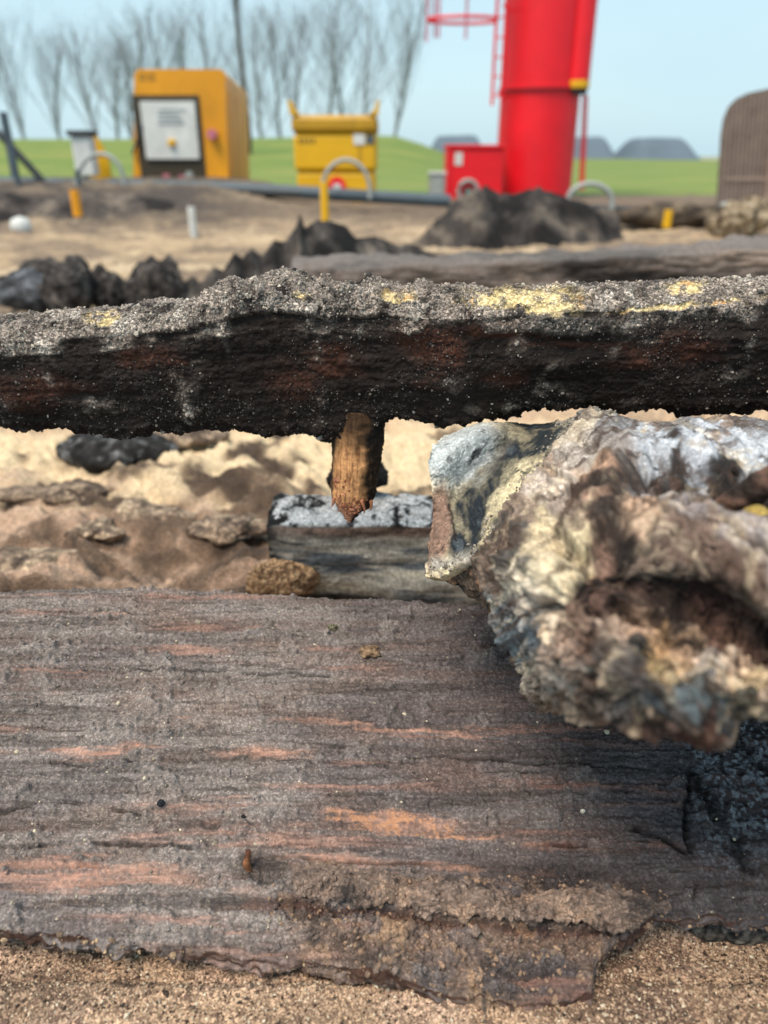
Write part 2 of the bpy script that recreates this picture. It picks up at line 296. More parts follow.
# ================================================================== BOTTOM PLANK
def plank():
    nv = 430; X = np.concatenate([np.linspace(-1.25, -.58, 30)[:-1], np.linspace(-.58, .58, 1040), np.linspace(.58, 1.2, 30)[1:]]); nx = len(X)
    T = lambda y: np.tan(PITCH - np.arctan((CY - y) / FPX))
    K, A = .31, .7018
    yb = pw(CX + 873 * X, [(-200, 593), (0, 591), (90, 588), (200, 591), (300, 597), (500, 606), (800, 612)])
    yf = pw(CX + 1240 * X, [(-400, 925), (0, 930), (100, 938), (180, 948), (250, 953), (300, 955), (350, 966), (400, 978), (450, 993), (520, 1003), (565, 1001), (584, 988), (590, 962), (603, 945), (640, 928), (660, 914), (700, 915), (768, 918), (1100, 930)])
    yb = yb + 1.2 * fbm(X[:, None] * np.array([1., 0]), 30, 3, 1); yf = yf + 4 * fbm(X[:, None] * np.array([1., 0]), 38, 4, 2) + 1.5 * fbm(X[:, None] * np.array([1., 0]), 200, 2, 6)
    Yb, Yf = A / (T(yb) + K), A / (T(yf) + K)
    t = np.linspace(0, 1, nv)[:, None]
    Y = Yb[None] * (1 - t) + Yf[None] * t
    Z = -.0018 + K * Y
    G = np.stack([np.broadcast_to(X, Y.shape), Y, Z], -1)
    px, py, d = proj(G)
    q = np.stack([X[None] + 0 * Y, Y], -1)
    w1, w2 = fbm(q, 26, 4, 11), fbm(q, 26, 4, 12); px_, py_ = px + 14 * w1, py + 6 * w2
    long_ = fbm(q * np.array([1., 14]), 6, 5, 3); fine = fbm(q * np.array([1., 9]), 40, 4, 8)
    crumb = fbm(q, 90, 4, 14); gr = fbm(q, 330, 2, 19); pebb = fbm(q, 160, 2, 23)
    # bare wood
    bare = np.zeros_like(px)
    for (cx, cy, rx, ry, an, s) in [(95, 752, 62, 6, -3, 1), (255, 752, 62, 7, 2, .9), (60, 872, 130, 20, -1, .85), (200, 805, 70, 7, 0, .5), (385, 821, 62, 10, 4, 1.0), (430, 833, 90, 5, 3, .8), (390, 728, 110, 4, 6, .8), (545, 730, 90, 4, 3, .55),
                                 (590, 845, 110, 10, 2, .6), (760, 795, 30, 16, 0, .8), (330, 862, 60, 9, 4, .8), (440, 866, 60, 6, 6, .6), (180, 890, 160, 14, 2, .45), (620, 745, 90, 4, 2, .35), (40, 690, 60, 4, 0, .25), (300, 790, 50, 4, 3, .4), (520, 780, 70, 5, 0, .3), (520, 880, 60, 14, 0, .5)]:
        bare = np.maximum(bare, s * ell(px_, py_ + 4 * fine, cx, cy, rx, ry, an, .6))
    bare = np.clip(bare * 1.35 - .75 * sst(-.4, .4, fbm(q * np.array([1., 14]), 17, 5, 91)) - .35 * sst(-.1, .3, crumb + .5 * w1), 0, 1)
    bare *= .55 + .45 * sst(-.3, .1, crumb + .7 * gr)
    bare = np.maximum(bare, sst(.36, .6, long_ + .3 * fine) * .4)
    clump = ell(px + 20 * w1, py + 14 * w2, 450, 925, 165, 72, 9, .35) * sst(872, 884, py + 12 * w2)
    clump = np.maximum(clump, ell(px + 16 * w1, py + 8 * w2, 600, 903, 58, 18, 0, .3))
    wet = np.maximum(ell(px + 14 * w1, py + 14 * w2, 745, 770, 72, 90, 0, .5), .6 * ell(px + 12 * w1, py + 12 * w2, 560, 880, 38, 24, 0, .4))
    h = .0024 * long_ + .0012 * fbm(q * np.array([1., 26]), 9, 5, 95, gain=.62) + .0017 * fine * (1 - .3 * bare) + (1 - bare) * (.0016 * crumb + .0017 * gr + .0022 * sst(.2, .6, pebb))
    left = 1 - sst(150, 420, px)
    lump = sst(.12, .5, fbm(q, 34, 4, 29) + .25 * left * sst(600, 800, py) - .12) * (1 - bare)
    h += lump * (.0035 + .005 * crumb + .003 * pebb)
    # peeled layer: the wood below this line lies lower
    c1 = pw(px, [(-200, 908), (120, 906), (230, 898), (300, 901), (350, 914), (398, 918), (470, 927), (560, 930), (650, 921), (900, 912)]) + 3 * w2
    step = sst(-2.5, 2.5, py - c1); ledge = np.exp(-((py - c1 - 3) / 4.5) ** 2) * sst(170, 260, px) * (1 - sst(600, 660, px))
    h -= .012 * step * sst(90, 260, px) * (1 - .4 * clump) * (1 - .35 * sst(330, 350, px) * (1 - sst(395, 405, px)))
    c2 = pw(px, [(-200, 850), (0, 846), (120, 842), (210, 850)]) + 3 * w2
    h -= .0035 * sst(-2, 2, py - c2) * (1 - sst(190, 250, px)) * (1 - step)
    tq = fbm(q * np.array([.8, 2.2]), 26, 4, 38) * 4; tq = np.floor(tq) + sst(.75, 1, tq - np.floor(tq))
    h += clump * .0032 * tq
    h += clump * (.014 + .010 * fbm(q, 24, 4, 33) + .005 * fbm(q, 70, 4, 36) + .004 * fbm(q, 190, 3, 37))
    pit = np.maximum(ell(px + 6 * w1, py + 6 * w2, 262, 868, 30, 16, 0, .4), .5 * ell(px, py, 300, 912, 40, 7, 6, .4))
    h -= .006 * pit
    cracks = np.zeros_like(px)
    for pts, w in [([(690, 772), (706, 800), (722, 838), (748, 866)], 6), ([(688, 775), (690, 830), (692, 900)], 3), ([(640, 828), (668, 842), (690, 860)], 3.5), ([(715, 815), (740, 850), (752, 870)], 4.5), ([(740, 740), (760, 765)], 3), ([(0, 812), (45, 802), (90, 806), (140, 814)], 2.2),
                   ([(0, 613), (80, 612), (160, 616)], 1), ([(90, 668), (250, 672), (330, 676)], 1.0), ([(0, 846), (100, 842), (190, 848)], 1.6), ([(280, 855), (330, 863), (420, 862), (520, 874)], 1.4), ([(20, 763), (120, 764), (180, 762)], 1.1), ([(240, 735), (420, 757), (620, 766)], 1.0), ([(520, 772), (610, 764), (650, 768)], 1.2), ([(545, 845), (650, 842)], 1.5)]:
        cracks = np.maximum(cracks, line(px + 7 * w1 + 2 * crumb, py + 5 * w2, pts, w))
    vmain = np.zeros_like(px)
    for pts, w in [([(692, 772), (706, 800), (722, 838), (752, 872)], 6), ([(688, 775), (690, 830), (692, 905)], 3), ([(640, 828), (668, 842), (690, 860)], 3.5), ([(715, 815), (740, 850), (755, 872)], 6), ([(730, 735), (752, 760), (768, 772)], 4)]: vmain = np.maximum(vmain, line(px + 9 * w1 + 4 * crumb, py + 6 * w2, pts, w))
    cracks = np.maximum(cracks * sst(-.35, .15, fbm(q, 40, 3, 93)) * .75, vmain * sst(-.6, 0, fbm(q, 60, 3, 94)))
    h -= .005 * cracks
    # colour of the wood, with shade painted in towards the right
    gpat = fbm(q * np.array([.6, 1.5]), 12, 5, 41)
    base = C(136, 127, 126, .7)
    col = np.broadcast_to(base, G.shape).copy()
    col = mixc(col, C(160, 151, 146, .74), sst(-.05, .45, gpat + .35 * left) * .7)
    col = mixc(col, C(150, 126, 112, .7), sst(.05, .45, fbm(q * np.array([1., 3]), 9, 4, 44)) * .45)
    col = mixc(col, C(80, 74, 78, .66), sst(260, 600, px + 60 * w1 - .25 * (py - 700)) * .8)  # shade beside the broken timber painted into the plank's right part
    col = mixc(col, C(118, 92, 86, .75), sst(.1, .5, long_) * .5)
    col = mixc(col, C(84, 74, 72, .75), sst(.1, .45, -long_ + .3 * fine) * .5)
    col = mixc(col, C(58, 52, 52, .6), sst(.2, .5, -fine) * .45 * (1 - lump))
    col = mixc(col, C(70, 60, 56, .6), sst(.12, .4, fbm(q * np.array([1., 26]), 9, 5, 95, gain=.62)) * .55 * (1 - .6 * lump)); col = mixc(col, C(116, 92, 82, .66), sst(.1, .4, fbm(q * np.array([1., 9]), 7, 4, 96)) * .3)
    col = mixc(col, C(160, 152, 148, .72), lump * .5 * (1 - sst(300, 500, px) * .6))
    col = mixc(col, C(190, 148, 130, .72) * (1 + .5 * fine[..., None]), bare * (1 - .55 * sst(450, 620, px)))
    col = mixc(col, C(204, 152, 116, .74), np.clip(bare * 1.2, 0, 1) * sst(-.25, .2, crumb + .6 * gr) * np.maximum(ell(px_, py_, 370, 820, 74, 12, 4, .5), ell(px_, py_, 440, 834, 70, 9, 3, .5)) * .9)
    col = mixc(col, C(112, 62, 48, .6), bare * sst(450, 560, px) * .7)
    col = mixc(col, C(140, 119, 106, .74), clump * sst(-.2, .3, fbm(q, 46, 4, 52)) * .85); col = mixc(col, C(86, 76, 72, .62), clump * sst(0, .4, fbm(q, 38, 4, 57)) * .9)
    col = mixc(col, C(172, 144, 120, .74), clump * sst(.34, .55, fbm(q, 60, 3, 59)))
    col = mixc(col, C(46, 46, 52, .55), wet * .75); col = mixc(col, C(134, 140, 148, .7), wet * sst(-.05, .35, fbm(q, 320, 2, 66) + .4 * fbm(q, 60, 3, 67)) * sst(640, 720, px) * .8)
    h = h + wet * .004 * fbm(q, 130, 3, 68)
    col = mixc(col, C(20, 18, 20, .5), np.clip(cracks, 0, 1) * .9); col = mixc(col, C(48, 42, 42, .5), pit * .6)
    col = mixc(col, C(90, 48, 38, .5), ledge * .6)
    stripe = sst(4, 9, py - c1) * (1 - sst(12, 20, py - c1)) * sst(640, 680, px); col = mixc(col, C(92, 52, 42, .5), stripe)
    nb = grid_n(G); nb *= np.sign(nb[..., 2:3]); D = G + nb * h[..., None]
    # back edge rolls down behind, front edge drops as the plank's thickness (undercut), both meet under it
    s = np.linspace(0, 1, 8)[::-1, None, None]
    back = D[:1] + np.concatenate([0 * s, .01 * np.sin(s * 1.5), -.04 * (1 - np.cos(s * 1.5))], -1)
    s = np.linspace(0, 1, 34)[1:, None, None]
    thick = pw(px[-1], [(-300, .022), (300, .024), (450, .032), (580, .030), (650, .018), (768, .018)])[None, :, None]
    ra = np.stack([X[None] + 0 * s[..., 0], s[..., 0] * .03 + 0 * X[None]], -1)
    rag = .009 * fbm(ra, 60, 4, 70) + .0025 * fbm(ra * np.array([1., 6]), 60, 3, 71)
    front = D[-1:] + np.stack([0 * s[..., 0] * thick[..., 0], (-.006 * np.sin(s * 2.6) + .012 * s ** 2 + 0 * thick)[..., 0], (-thick * s)[..., 0]], -1); front[..., 1] += rag * np.minimum(1, s[..., 0] * 4)
    A_ = np.concatenate([back[:-1], D, front], 0)
    c_f = mixc(np.broadcast_to(col[-1:], front.shape).copy(), C(84, 60, 50, .65), np.broadcast_to(sst(-.1, .3, fbm(ra * np.array([1., 10]), 30, 3, 72)), front.shape[:2]))
    cA = np.concatenate([np.broadcast_to(col[:1], back[:-1].shape), col, c_f], 0)
    gA = np.concatenate([np.ones((7, nx)), np.clip(1 - .75 * bare, .1, 1), .7 * np.ones(front.shape[:2])], 0)
    nr = A_.shape[0]
    f = [gfaces(nr, nx, wrap_v=True)]
    V = A_.reshape(-1, 3); e0 = np.arange(nr) * nx; e1 = e0 + nx - 1
    V = np.concatenate([V, A_[:, 0].mean(0)[None], A_[:, -1].mean(0)[None]]); k = nr * nx
    f += [fan(e0[::-1], k), fan(e1, k + 1)]
    cA = np.concatenate([cA.reshape(-1, 3), np.tile(base, (2, 1))]); gA = np.concatenate([gA.ravel(), [1, 1]])
    o = mesh_obj('hull_plank', V, f, M_plank, col=cA, grain=gA)
    tag(o, 'wide dark grey sand-crusted timber plank with bare reddish streaks lying on the sand in front', 'timber plank')
    # torn flap of the peeled layer, standing proud of the wood below it
    for (xa, xb, yu, yl, lift) in [(392, 662, [(392, 893), (450, 884), (520, 896), (570, 894), (620, 896), (662, 904)], [(392, 917), (430, 922), (520, 929), (580, 931), (615, 940), (640, 921), (662, 908)], .012),
                                   (284, 402, [(284, 858), (340, 860), (402, 876)], [(284, 876), (300, 899), (340, 907), (372, 917), (402, 912)], .011)]:
        pc_ = px[-60]; cs = np.where((pc_ > xa) & (pc_ < xb))[0]; xx = pc_[cs]; m_ = 46
        jag_ = 6 * fbm(xx[:, None] * np.array([.012, 0]), 6, 4, 81); ru, rl = pw(xx, yu) + .6 * jag_, pw(xx, yl) + jag_ + 3 * fbm(xx[:, None] * np.array([.012, 0]), 30, 3, 83)
        tt = np.linspace(0, 1, m_)[:, None]; ty = ru[None] * (1 - tt) + np.maximum(rl, ru + 6)[None] * tt; Fp = np.zeros((m_, len(cs), 3)); Fn = np.zeros_like(Fp); ar = np.arange(nv)
        for j, c_ in enumerate(cs):
            r_ = np.interp(ty[:, j], py[:, c_], ar); i_ = np.minimum(r_.astype(int), nv - 2); f_ = (r_ - i_)[:, None]; Fp[:, j] = D[i_, c_] * (1 - f_) + D[i_ + 1, c_] * f_; Fn[:, j] = nb[i_, c_]
        qf = Fp[..., :2]; endf = sst(0, 14, xx - xa) * (1 - sst(xb - 14 - xa, xb - xa, xx - xa))
        lf = lift * sst(0, .5, tt) * endf[None] + (.003 + .004 * tt) * (fbm(qf, 34, 4, 85) + .7 * fbm(qf, 95, 4, 86)) - .004 * (1 - endf[None])
        top_ = Fp + Fn * lf[..., None]; s2 = np.linspace(0, 1, 12)[1:, None]
        lip_ = top_[-1:] + Fn[-1:] * (-s2 * .009)[..., None] + np.array([0, 1., 0]) * ((.0016 * fbm(np.stack([xx[None] * .004 + 0 * s2, s2 * .2 + 0 * xx[None]], -1), 30, 3, 88) + .006 * sst(.35, 1, s2)))[..., None]
        AA = np.concatenate([top_, lip_], 0); cF = np.broadcast_to(C(146, 127, 116, .74), AA.shape).copy(); wq = fbm(AA, 34, 4, 89)
        cF = mixc(cF, C(84, 76, 74, .65), sst(.0, .35, wq)); cF = mixc(cF, C(176, 150, 130, .76), sst(.1, .4, -wq) * .7); cF[m_ + 3:] = mixc(cF[m_ + 3:], C(70, 46, 38, .55), np.full(cF[m_ + 3:].shape[:2], .8))
        mesh_obj('torn_flap', AA, gfaces(*AA.shape[:2]), M_plank, o, col=cF, grain=np.ones(AA.shape[:2]))
        wv = sst(.3, 1, tt) * (.3 + sst(-.2, .3, wq[:m_])) * endf[None]; ii = RNG.choice(wv.size, int(2.2 * (xb - xa)), p=(wv / wv.sum()).ravel())
        crumbs('soil_crumbs', top_.reshape(-1, 3)[ii], np.minimum(RNG.gamma(1.6, .0007, len(ii)) + .0005, .004), cF[:m_].reshape(-1, 3)[ii] * RNG.uniform(.7, 1.25, (len(ii), 1)), M_crumb, o)
    # loose grains and crumbs on it
    ii = RNG.choice(nv * nx, 8000, p=(lambda w: (w / w.sum()).ravel())((1 - bare) ** 2 * (.3 + left + lump + .8 * clump)))
    pos = D.reshape(-1, 3)[ii]; bc = col.reshape(-1, 3)[ii]
    u = RNG.random((len(ii), 1)); cc = np.where(u < .8, bc * 1.15, np.where(u < .96, C(176, 166, 148, .62), C(222, 210, 184, .8)))
    crumbs('sand_grains', pos, RNG.gamma(2.0, .00032, len(ii)) + .0003, cc, M_crumb, o)
    w_ = (clump * (.4 + .6 * sst(-.2, .3, fbm(q, 30, 3, 58)))).ravel(); ii = RNG.choice(nv * nx, 2600, p=w_ / w_.sum()); u = RNG.random((len(ii), 1)); cl_ = col.reshape(-1, 3)[ii]
    crumbs('soil_crumbs', D.reshape(-1, 3)[ii], np.minimum(RNG.gamma(1.6, .0006, len(ii)) + .0005, .0042), np.where(u < .75, cl_ * RNG.uniform(.7, 1.25, (len(ii), 1)), np.where(u < .92, C(170, 142, 120, .75), cl_ * .7)), M_crumb, o)
    w_ = np.exp(-((A_[436:, :, 2] - .118) / .02) ** 2).ravel() * (.2 + sst(-.1, .3, fbm(np.stack([A_[436:, :, 0], A_[436:, :, 2]], -1), 40, 3, 61)).ravel()); ii = RNG.choice(len(w_), 900, p=w_ / w_.sum()); u = RNG.random((len(ii), 1))
    crumbs('edge_crumbs', A_[436:].reshape(-1, 3)[ii], np.minimum(RNG.gamma(1.6, .0005, len(ii)) + .0004, .003), np.where(u < .5, C(140, 118, 100, .75), np.where(u < .8, C(92, 76, 68, .6), C(186, 160, 130, .8))), M_crumb, o)
    return o, D, px, py
PL, PLD, PLX, PLY = plank()
def on_plank(x, y):
    i = np.argmin((PLX - x) ** 2 + (PLY - y) ** 2); return PLD.reshape(-1, 3)[i]

# ================================================================== a loop-section timber
def timber(name, X, sec, ztop, zbot, yfront, disp, colour, mat, label, cat, nsec, yaw=0.0):
    """sec: list of (dy, height fraction, n) round the section; X: stations along it"""
    s = np.array([(a, b) for a, b, _ in sec], float); seg = []
    for i in range(len(s)):
        a, b, m = s[i], s[(i + 1) % len(s)], sec[i][2]; tt = np.linspace(0, 1, m, endpoint=False)[:, None]; seg.append(a * (1 - tt) + b * tt)
    s = np.concatenate(seg)
    for _ in range(nsec): s = (np.roll(s, 1, 0) + 2 * s + np.roll(s, -1, 0)) / 4
    zt, zb, yf = ztop(X), zbot(X), yfront(X)
    G = np.stack([np.broadcast_to(X, (len(s), len(X))), yf[None] + s[:, :1], zb[None] + s[:, 1:2] * (zt - zb)[None]], -1)
    Gp = np.concatenate([G[-1:], G, G[:1]], 0); nb = grid_n(Gp)[1:-1]
    cen = G.mean(0, keepdims=True); sg = np.sign(np.sum(nb * (G - cen), -1).mean()); nb *= sg
    h = disp(G, nb); D = G + nb * h[..., None]
    col, gr = colour(G, nb, D)
    nr, nx = G.shape[:2]; e0 = np.arange(nr) * nx; e1 = e0 + nx - 1; k = nr * nx
    f = [gfaces(nr, nx, wrap_v=True), fan(e0[::-1], k), fan(e1, k + 1)]
    V = np.concatenate([D.reshape(-1, 3), D[:, 0].mean(0)[None], D[:, -1].mean(0)[None]])
    col = np.concatenate([col.reshape(-1, 3), col[:, 0].mean(0)[None], col[:, -1].mean(0)[None]]); gr = np.concatenate([np.broadcast_to(gr, (nr, nx)).ravel(), [1, 1]])
    if sg < 0: f = [q[:, ::-1] for q in f]
    o = mesh_obj(name, V, f, mat, col=col, grain=gr); tag(o, label, cat)
    return o, D, nb, col[:-2].reshape(nr, nx, 3)

# ------------------------------------------------------------------ the black beam across the picture, with its treenail
def xof(px, d): return (px - CX) / FPX * d
BX = np.concatenate([np.linspace(-1.02, -.46, 50)[:-1], np.linspace(-.46, .46, 930), np.linspace(.46, 1.05, 50)[1:]])
btop = [(-400, 326), (0, 319), (60, 315), (130, 309), (195, 304), (215, 294), (250, 286), (275, 284), (330, 289), (400, 291), (470, 293), (560, 289), (640, 286), (700, 282), (768, 279), (1300, 266)]
bbot = [(-400, 428), (0, 430), (60, 434), (100, 440), (150, 431), (215, 431), (240, 436), (262, 440), (300, 432), (322, 440), (345, 442), (380, 428), (395, 422), (450, 428), (500, 420), (560, 411), (600, 415), (700, 415), (768, 412), (1300, 402)]
def b_top(X): pxx = CX + FPX * X / .765; return PY(pxx, pw(pxx, btop), .80)[:, 2]
def b_bot(X): pxx = CX + FPX * X / .80; return PY(pxx, pw(pxx, bbot), .775)[:, 2]
def b_front(X): return .752 + .01 * fbm(X[:, None] * np.array([1., 0]), 4, 2, 5)
BM = {}
def b_disp(G, nb):
    px, py, d = proj(G); up = sst(.05, .55, nb[..., 2]); w = fbm(G, 30, 4, 3)
    crust = sst(-.35, .5, up * 1.3 - .55 + 1.0 * w + .4 * fbm(G, 80, 4, 71))
    mid = np.exp(-((px - 320) / 150) ** 2)
    yel = np.zeros_like(px)
    for (cx, cy, rx, ry, an) in [(522, 301, 48, 9, -3), (545, 310, 26, 6, 0), (691, 290, 20, 5, -4), (105, 320, 15, 6, 0), (396, 300, 20, 4, 0), (300, 300, 8, 3, 0), (690, 307, 70, 2.2, -5)]:
        yel = np.maximum(yel, ell(px + 16 * w, py + 5 * fbm(G, 90, 3, 8), cx, cy, rx, ry, an, .5) * sst(-.45, .0, fbm(G, 110, 4, 9)))
    BM.update(up=up, w=w, crust=crust, yel=yel, px=px, py=py)
    gs = G * np.array([.12, 1, 1])
    h = .004 * fbm(gs, 45, 4, 11) + .003 * fbm(G, 40, 4, 13)
    h += crust * (1 - .85 * yel) * (.0025 + .0035 * fbm(G, 95, 4, 17) + .0026 * fbm(G, 250, 3, 19) + (.0035 * fbm(G, 55, 3, 26)) + mid * (.004 + .016 * fbm(G, 36, 4, 23) + .005 * fbm(G, 110, 3, 24, ridged=True)))
    h += (1 - crust) * (.002 * fbm(G, 110, 4, 29) + .0012 * fbm(G, 330, 2, 31) + .004 * fbm(G * np.array([.16, 1, 1]), 60, 4, 32))
    und = sst(.2, .7, -nb[..., 2]); h += und * (.009 * fbm(G, 45, 4, 37) + .005 * fbm(G, 150, 3, 39))
    lip = ell(px + 14 * w, py + 8 * w, 560, 325, 45, 9, -3, .4); BM['lip'] = lip; h += lip * (.004 + .004 * fbm(G, 120, 3, 43))
    return h
def b_col(G, nb, D):
    px, py = BM['px'], BM['py']; c, w, yel = BM['crust'], BM['w'], BM['yel']
    col = np.broadcast_to(C(38, 26, 21, .46), G.shape).copy()
    f2 = fbm(G, 22, 4, 51); f3 = fbm(G * np.array([.25, 1, 1]), 60, 4, 53)
    col = mixc(col, C(58, 48, 43, .5), sst(-.1, .45, f2 + .5 * f3 + .15 * (px < 420) + .12 * (px > 600)) * .8)
    for (cx, cy, rx, ry) in [(40, 388, 40, 14), (145, 362, 25, 10), (290, 382, 25, 22), (335, 355, 20, 16), (420, 340, 26, 16), (437, 355, 18, 16), (500, 325, 40, 10), (655, 348, 50, 10), (560, 345, 30, 8), (180, 365, 14, 8), (505, 375, 18, 8)]:
        col = mixc(col, C(98, 56, 40, .6), .6 * ell(px + 34 * w, py + 22 * f3, cx, cy, rx, ry, 0, .7))
    col = mixc(col, C(160, 148, 138, .9), c * sst(-.45, .2, fbm(G, 70, 4, 57) + .15) * .95)
    col = mixc(col, C(62, 57, 56, .55), c * sst(-.05, .3, fbm(G, 48, 5, 59, gain=.65)) * .8); col = mixc(col, C(196, 188, 178, .95), c * sst(.15, .4, fbm(G, 60, 4, 60)) * .6)
    col = mixc(col, C(120, 114, 108, .6), BM['lip'] * .85)
    col = mixc(col, C(240, 216, 158, .85), yel * (.75 + .25 * sst(-.3, .3, fbm(G, 120, 3, 63)))); col = mixc(col, C(222, 160, 100, .75), yel * sst(.05, .4, fbm(G, 50, 3, 64)) * .7)
    gr = np.clip(.4 + .8 * c + .5 * sst(0, .4, f2), 0, 1.2) * (1 - .5 * yel)
    return col, gr
sec = [(.085, .96, 30), (.045, 1.0, 42), (.016, .965, 36), (.004, .87, 34), (0, .74, 70), (.006, .35, 60), (.016, .08, 26), (.03, .0, 46), (.085, .02, 14), (.10, .5, 14)]
BEAM, BD, BN, BC = timber('oak_beam', BX, sec, b_top, b_bot, b_front, b_disp, b_col, M_beam, 'long black waterlogged oak beam with grey sandy crust on top, spanning the picture in focus', 'timber beam', 14)
wgt = BM['crust'] * (1 - BM['yel']) * (np.abs(BX) < .46)[None] * (.35 + np.exp(-((BM['px'] - 310) / 150) ** 2)) + .25 * BM['lip'] + .05 * sst(.1, .6, -BN[..., 2]) * (np.abs(BX) < .46)[None]
ii = RNG.choice(wgt.size, 8000, p=(wgt / wgt.sum()).ravel()); u = RNG.random((len(ii), 1))
cc = np.where(u < .5, BC.reshape(-1, 3)[ii] * 1.15, np.where(u < .94, C(150, 142, 134, .8), C(200, 190, 174, .85)))
crumbs('sand_crust', BD.reshape(-1, 3)[ii] + BN.reshape(-1, 3)[ii] * .0004, RNG.gamma(1.6, .00042, len(ii)) + .0004, cc, M_crumb, BEAM)
n = 7000; wgt = (1 - BM['crust']) * (BN[..., 1] * (-1) > 0) * (np.abs(BX) < .46)[None] * (.15 + sst(-.1, .4, fbm(BD, 22, 4, 51)))
ii = RNG.choice(wgt.size, n, p=(wgt / wgt.sum()).ravel()); u = RNG.random((n, 1))
crumbs('stuck_grains', BD.reshape(-1, 3)[ii], RNG.gamma(3, .00018, n) + .0003, np.where(u < .7, C(66, 61, 60, .5), C(140, 132, 124, .6)), M_crumb, BEAM, OCT)

def tube_lump(name, axis, rad, nv, nu, dispf, colf, mat, parent=None, label=None, cat=None, flat=1.0, group=None):
    """closed lumpy limb round an axis of control points (world) with radii"""
    A = catmull(np.array(axis, float), nv); r = catmull(np.array(rad, float)[:, None], nv)[:, 0]
    t = np.gradient(A, axis=0); t /= np.linalg.norm(t, axis=1, keepdims=True); ref = np.array([0, 1, .2]); 
    if abs(t[:, 1].mean()) > .8: ref = np.array([1, 0, 0.1])
    a = np.cross(t, ref); a /= np.linalg.norm(a, axis=1, keepdims=True); b_ = np.cross(a, t)
    th = np.linspace(0, 2 * np.pi, nu, endpoint=False)
    nb = a[:, None] * np.cos(th)[None, :, None] + b_[:, None] * np.sin(th)[None, :, None] * flat
    G = A[:, None] + nb * r[:, None, None]
    D = G + nb * dispf(G, np.linspace(0, 1, nv)[:, None] + 0 * th[None], th[None] + np.zeros((nv, 1)))[..., None]
    col, gr = colf(G, np.linspace(0, 1, nv)[:, None] + 0 * th[None], th[None] + np.zeros((nv, 1)))
    k = nv * nu; V = np.concatenate([D.reshape(-1, 3), D[0].mean(0)[None], D[-1].mean(0)[None]])
    f = [gfaces(nv, nu, wrap_u=True), fan(np.arange(nu)[::-1], k), fan(np.arange(nu) + (nv - 1) * nu, k + 1)]
    col = np.concatenate([col.reshape(-1, 3), col[0].mean(0)[None], col[-1].mean(0)[None]])
    o = mesh_obj(name, V, f, mat, parent, col=col, grain=np.concatenate([np.broadcast_to(gr, (nv, nu)).ravel(), [.5, .5]]))
    return tag(o, label, cat, group)
def pg_d(G, s, th):
    gg = G * np.array([1, 1, .12]); h = .0012 * fbm(gg, 260, 3, 3) + .002 * fbm(G, 60, 3, 5)
    end = sst(.68, .9, s); h += end * (.004 * fbm(G, 130, 4, 9)); side = sst(.2, .9, np.cos(th)) + .5 * sst(.6, 1, -np.cos(th))
    return h + side * .003 * np.abs(fbm(G, 110, 4, 12)) * 1.6
def pg_c(G, s, th):
    gg = G * np.array([1, 1, .08]); st = fbm(gg, 420, 3, 14)
    col = np.broadcast_to(C(204, 152, 104, 1.05), G.shape).copy(); col = mixc(col, C(124, 80, 52, .75), sst(0, .5, st) * .85)
    col = mixc(col, C(196, 152, 104, .65), sst(.1, .5, -st) * .6)
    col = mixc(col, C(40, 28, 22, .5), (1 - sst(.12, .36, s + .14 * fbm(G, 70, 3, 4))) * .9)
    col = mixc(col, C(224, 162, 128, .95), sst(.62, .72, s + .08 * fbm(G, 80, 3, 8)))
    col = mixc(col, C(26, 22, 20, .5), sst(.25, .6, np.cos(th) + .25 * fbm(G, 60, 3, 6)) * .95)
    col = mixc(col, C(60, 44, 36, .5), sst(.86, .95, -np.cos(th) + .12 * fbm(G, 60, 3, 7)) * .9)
    return col, .3 + .7 * sst(.66, .8, s)
ax = [PY(359, 405, .792), PY(358, 430, .792), PY(356, 460, .79), PY(354, 485, .788), PY(352, 500, .787), PY(350, 510, .786), PY(349, 522, .785)]
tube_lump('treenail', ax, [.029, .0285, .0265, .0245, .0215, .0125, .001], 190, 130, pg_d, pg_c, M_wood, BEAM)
# splinters at its broken tip
for i in range(9):
    a0 = PY(334 + i * 4.6, 496 + 8 * random.random(), .765 + .02 * random.random()); L_ = .006 + .012 * random.random()
    tube_lump('splinter', [a0, a0 + np.array([random.uniform(-.002, .004), -.002, -L_ * .6]), a0 + np.array([random.uniform(-.004, .007), -.002, -L_])], [.0022, .0014, .0002], 8, 6, lambda G, s, th: .0004 * fbm(G, 500, 1, 3), lambda G, s, th: (np.broadcast_to(C(196, 132, 98, .65), G.shape), .6), M_wood, BEAM)
n = 700; sx = RNG.uniform(332, 374, n); sy = RNG.uniform(478, 514, n); keep = np.abs(sx - 352) < np.interp(sy, [478, 500, 515], [19, 15, 5]); sx, sy = sx[keep], sy[keep]
dd = np.sqrt(np.clip(1 - ((sx - 352) / 21) ** 2, 0, 1)) * .0215
pp = PY(sx, sy, .788 - dd - .001); u = RNG.random((len(sx), 1))
crumbs('stuck_grains', pp, RNG.gamma(3, .0003, len(sx)) + .0004, np.where(u < .6, C(210, 150, 118, .65), C(150, 92, 66, .6)), M_crumb, BEAM)

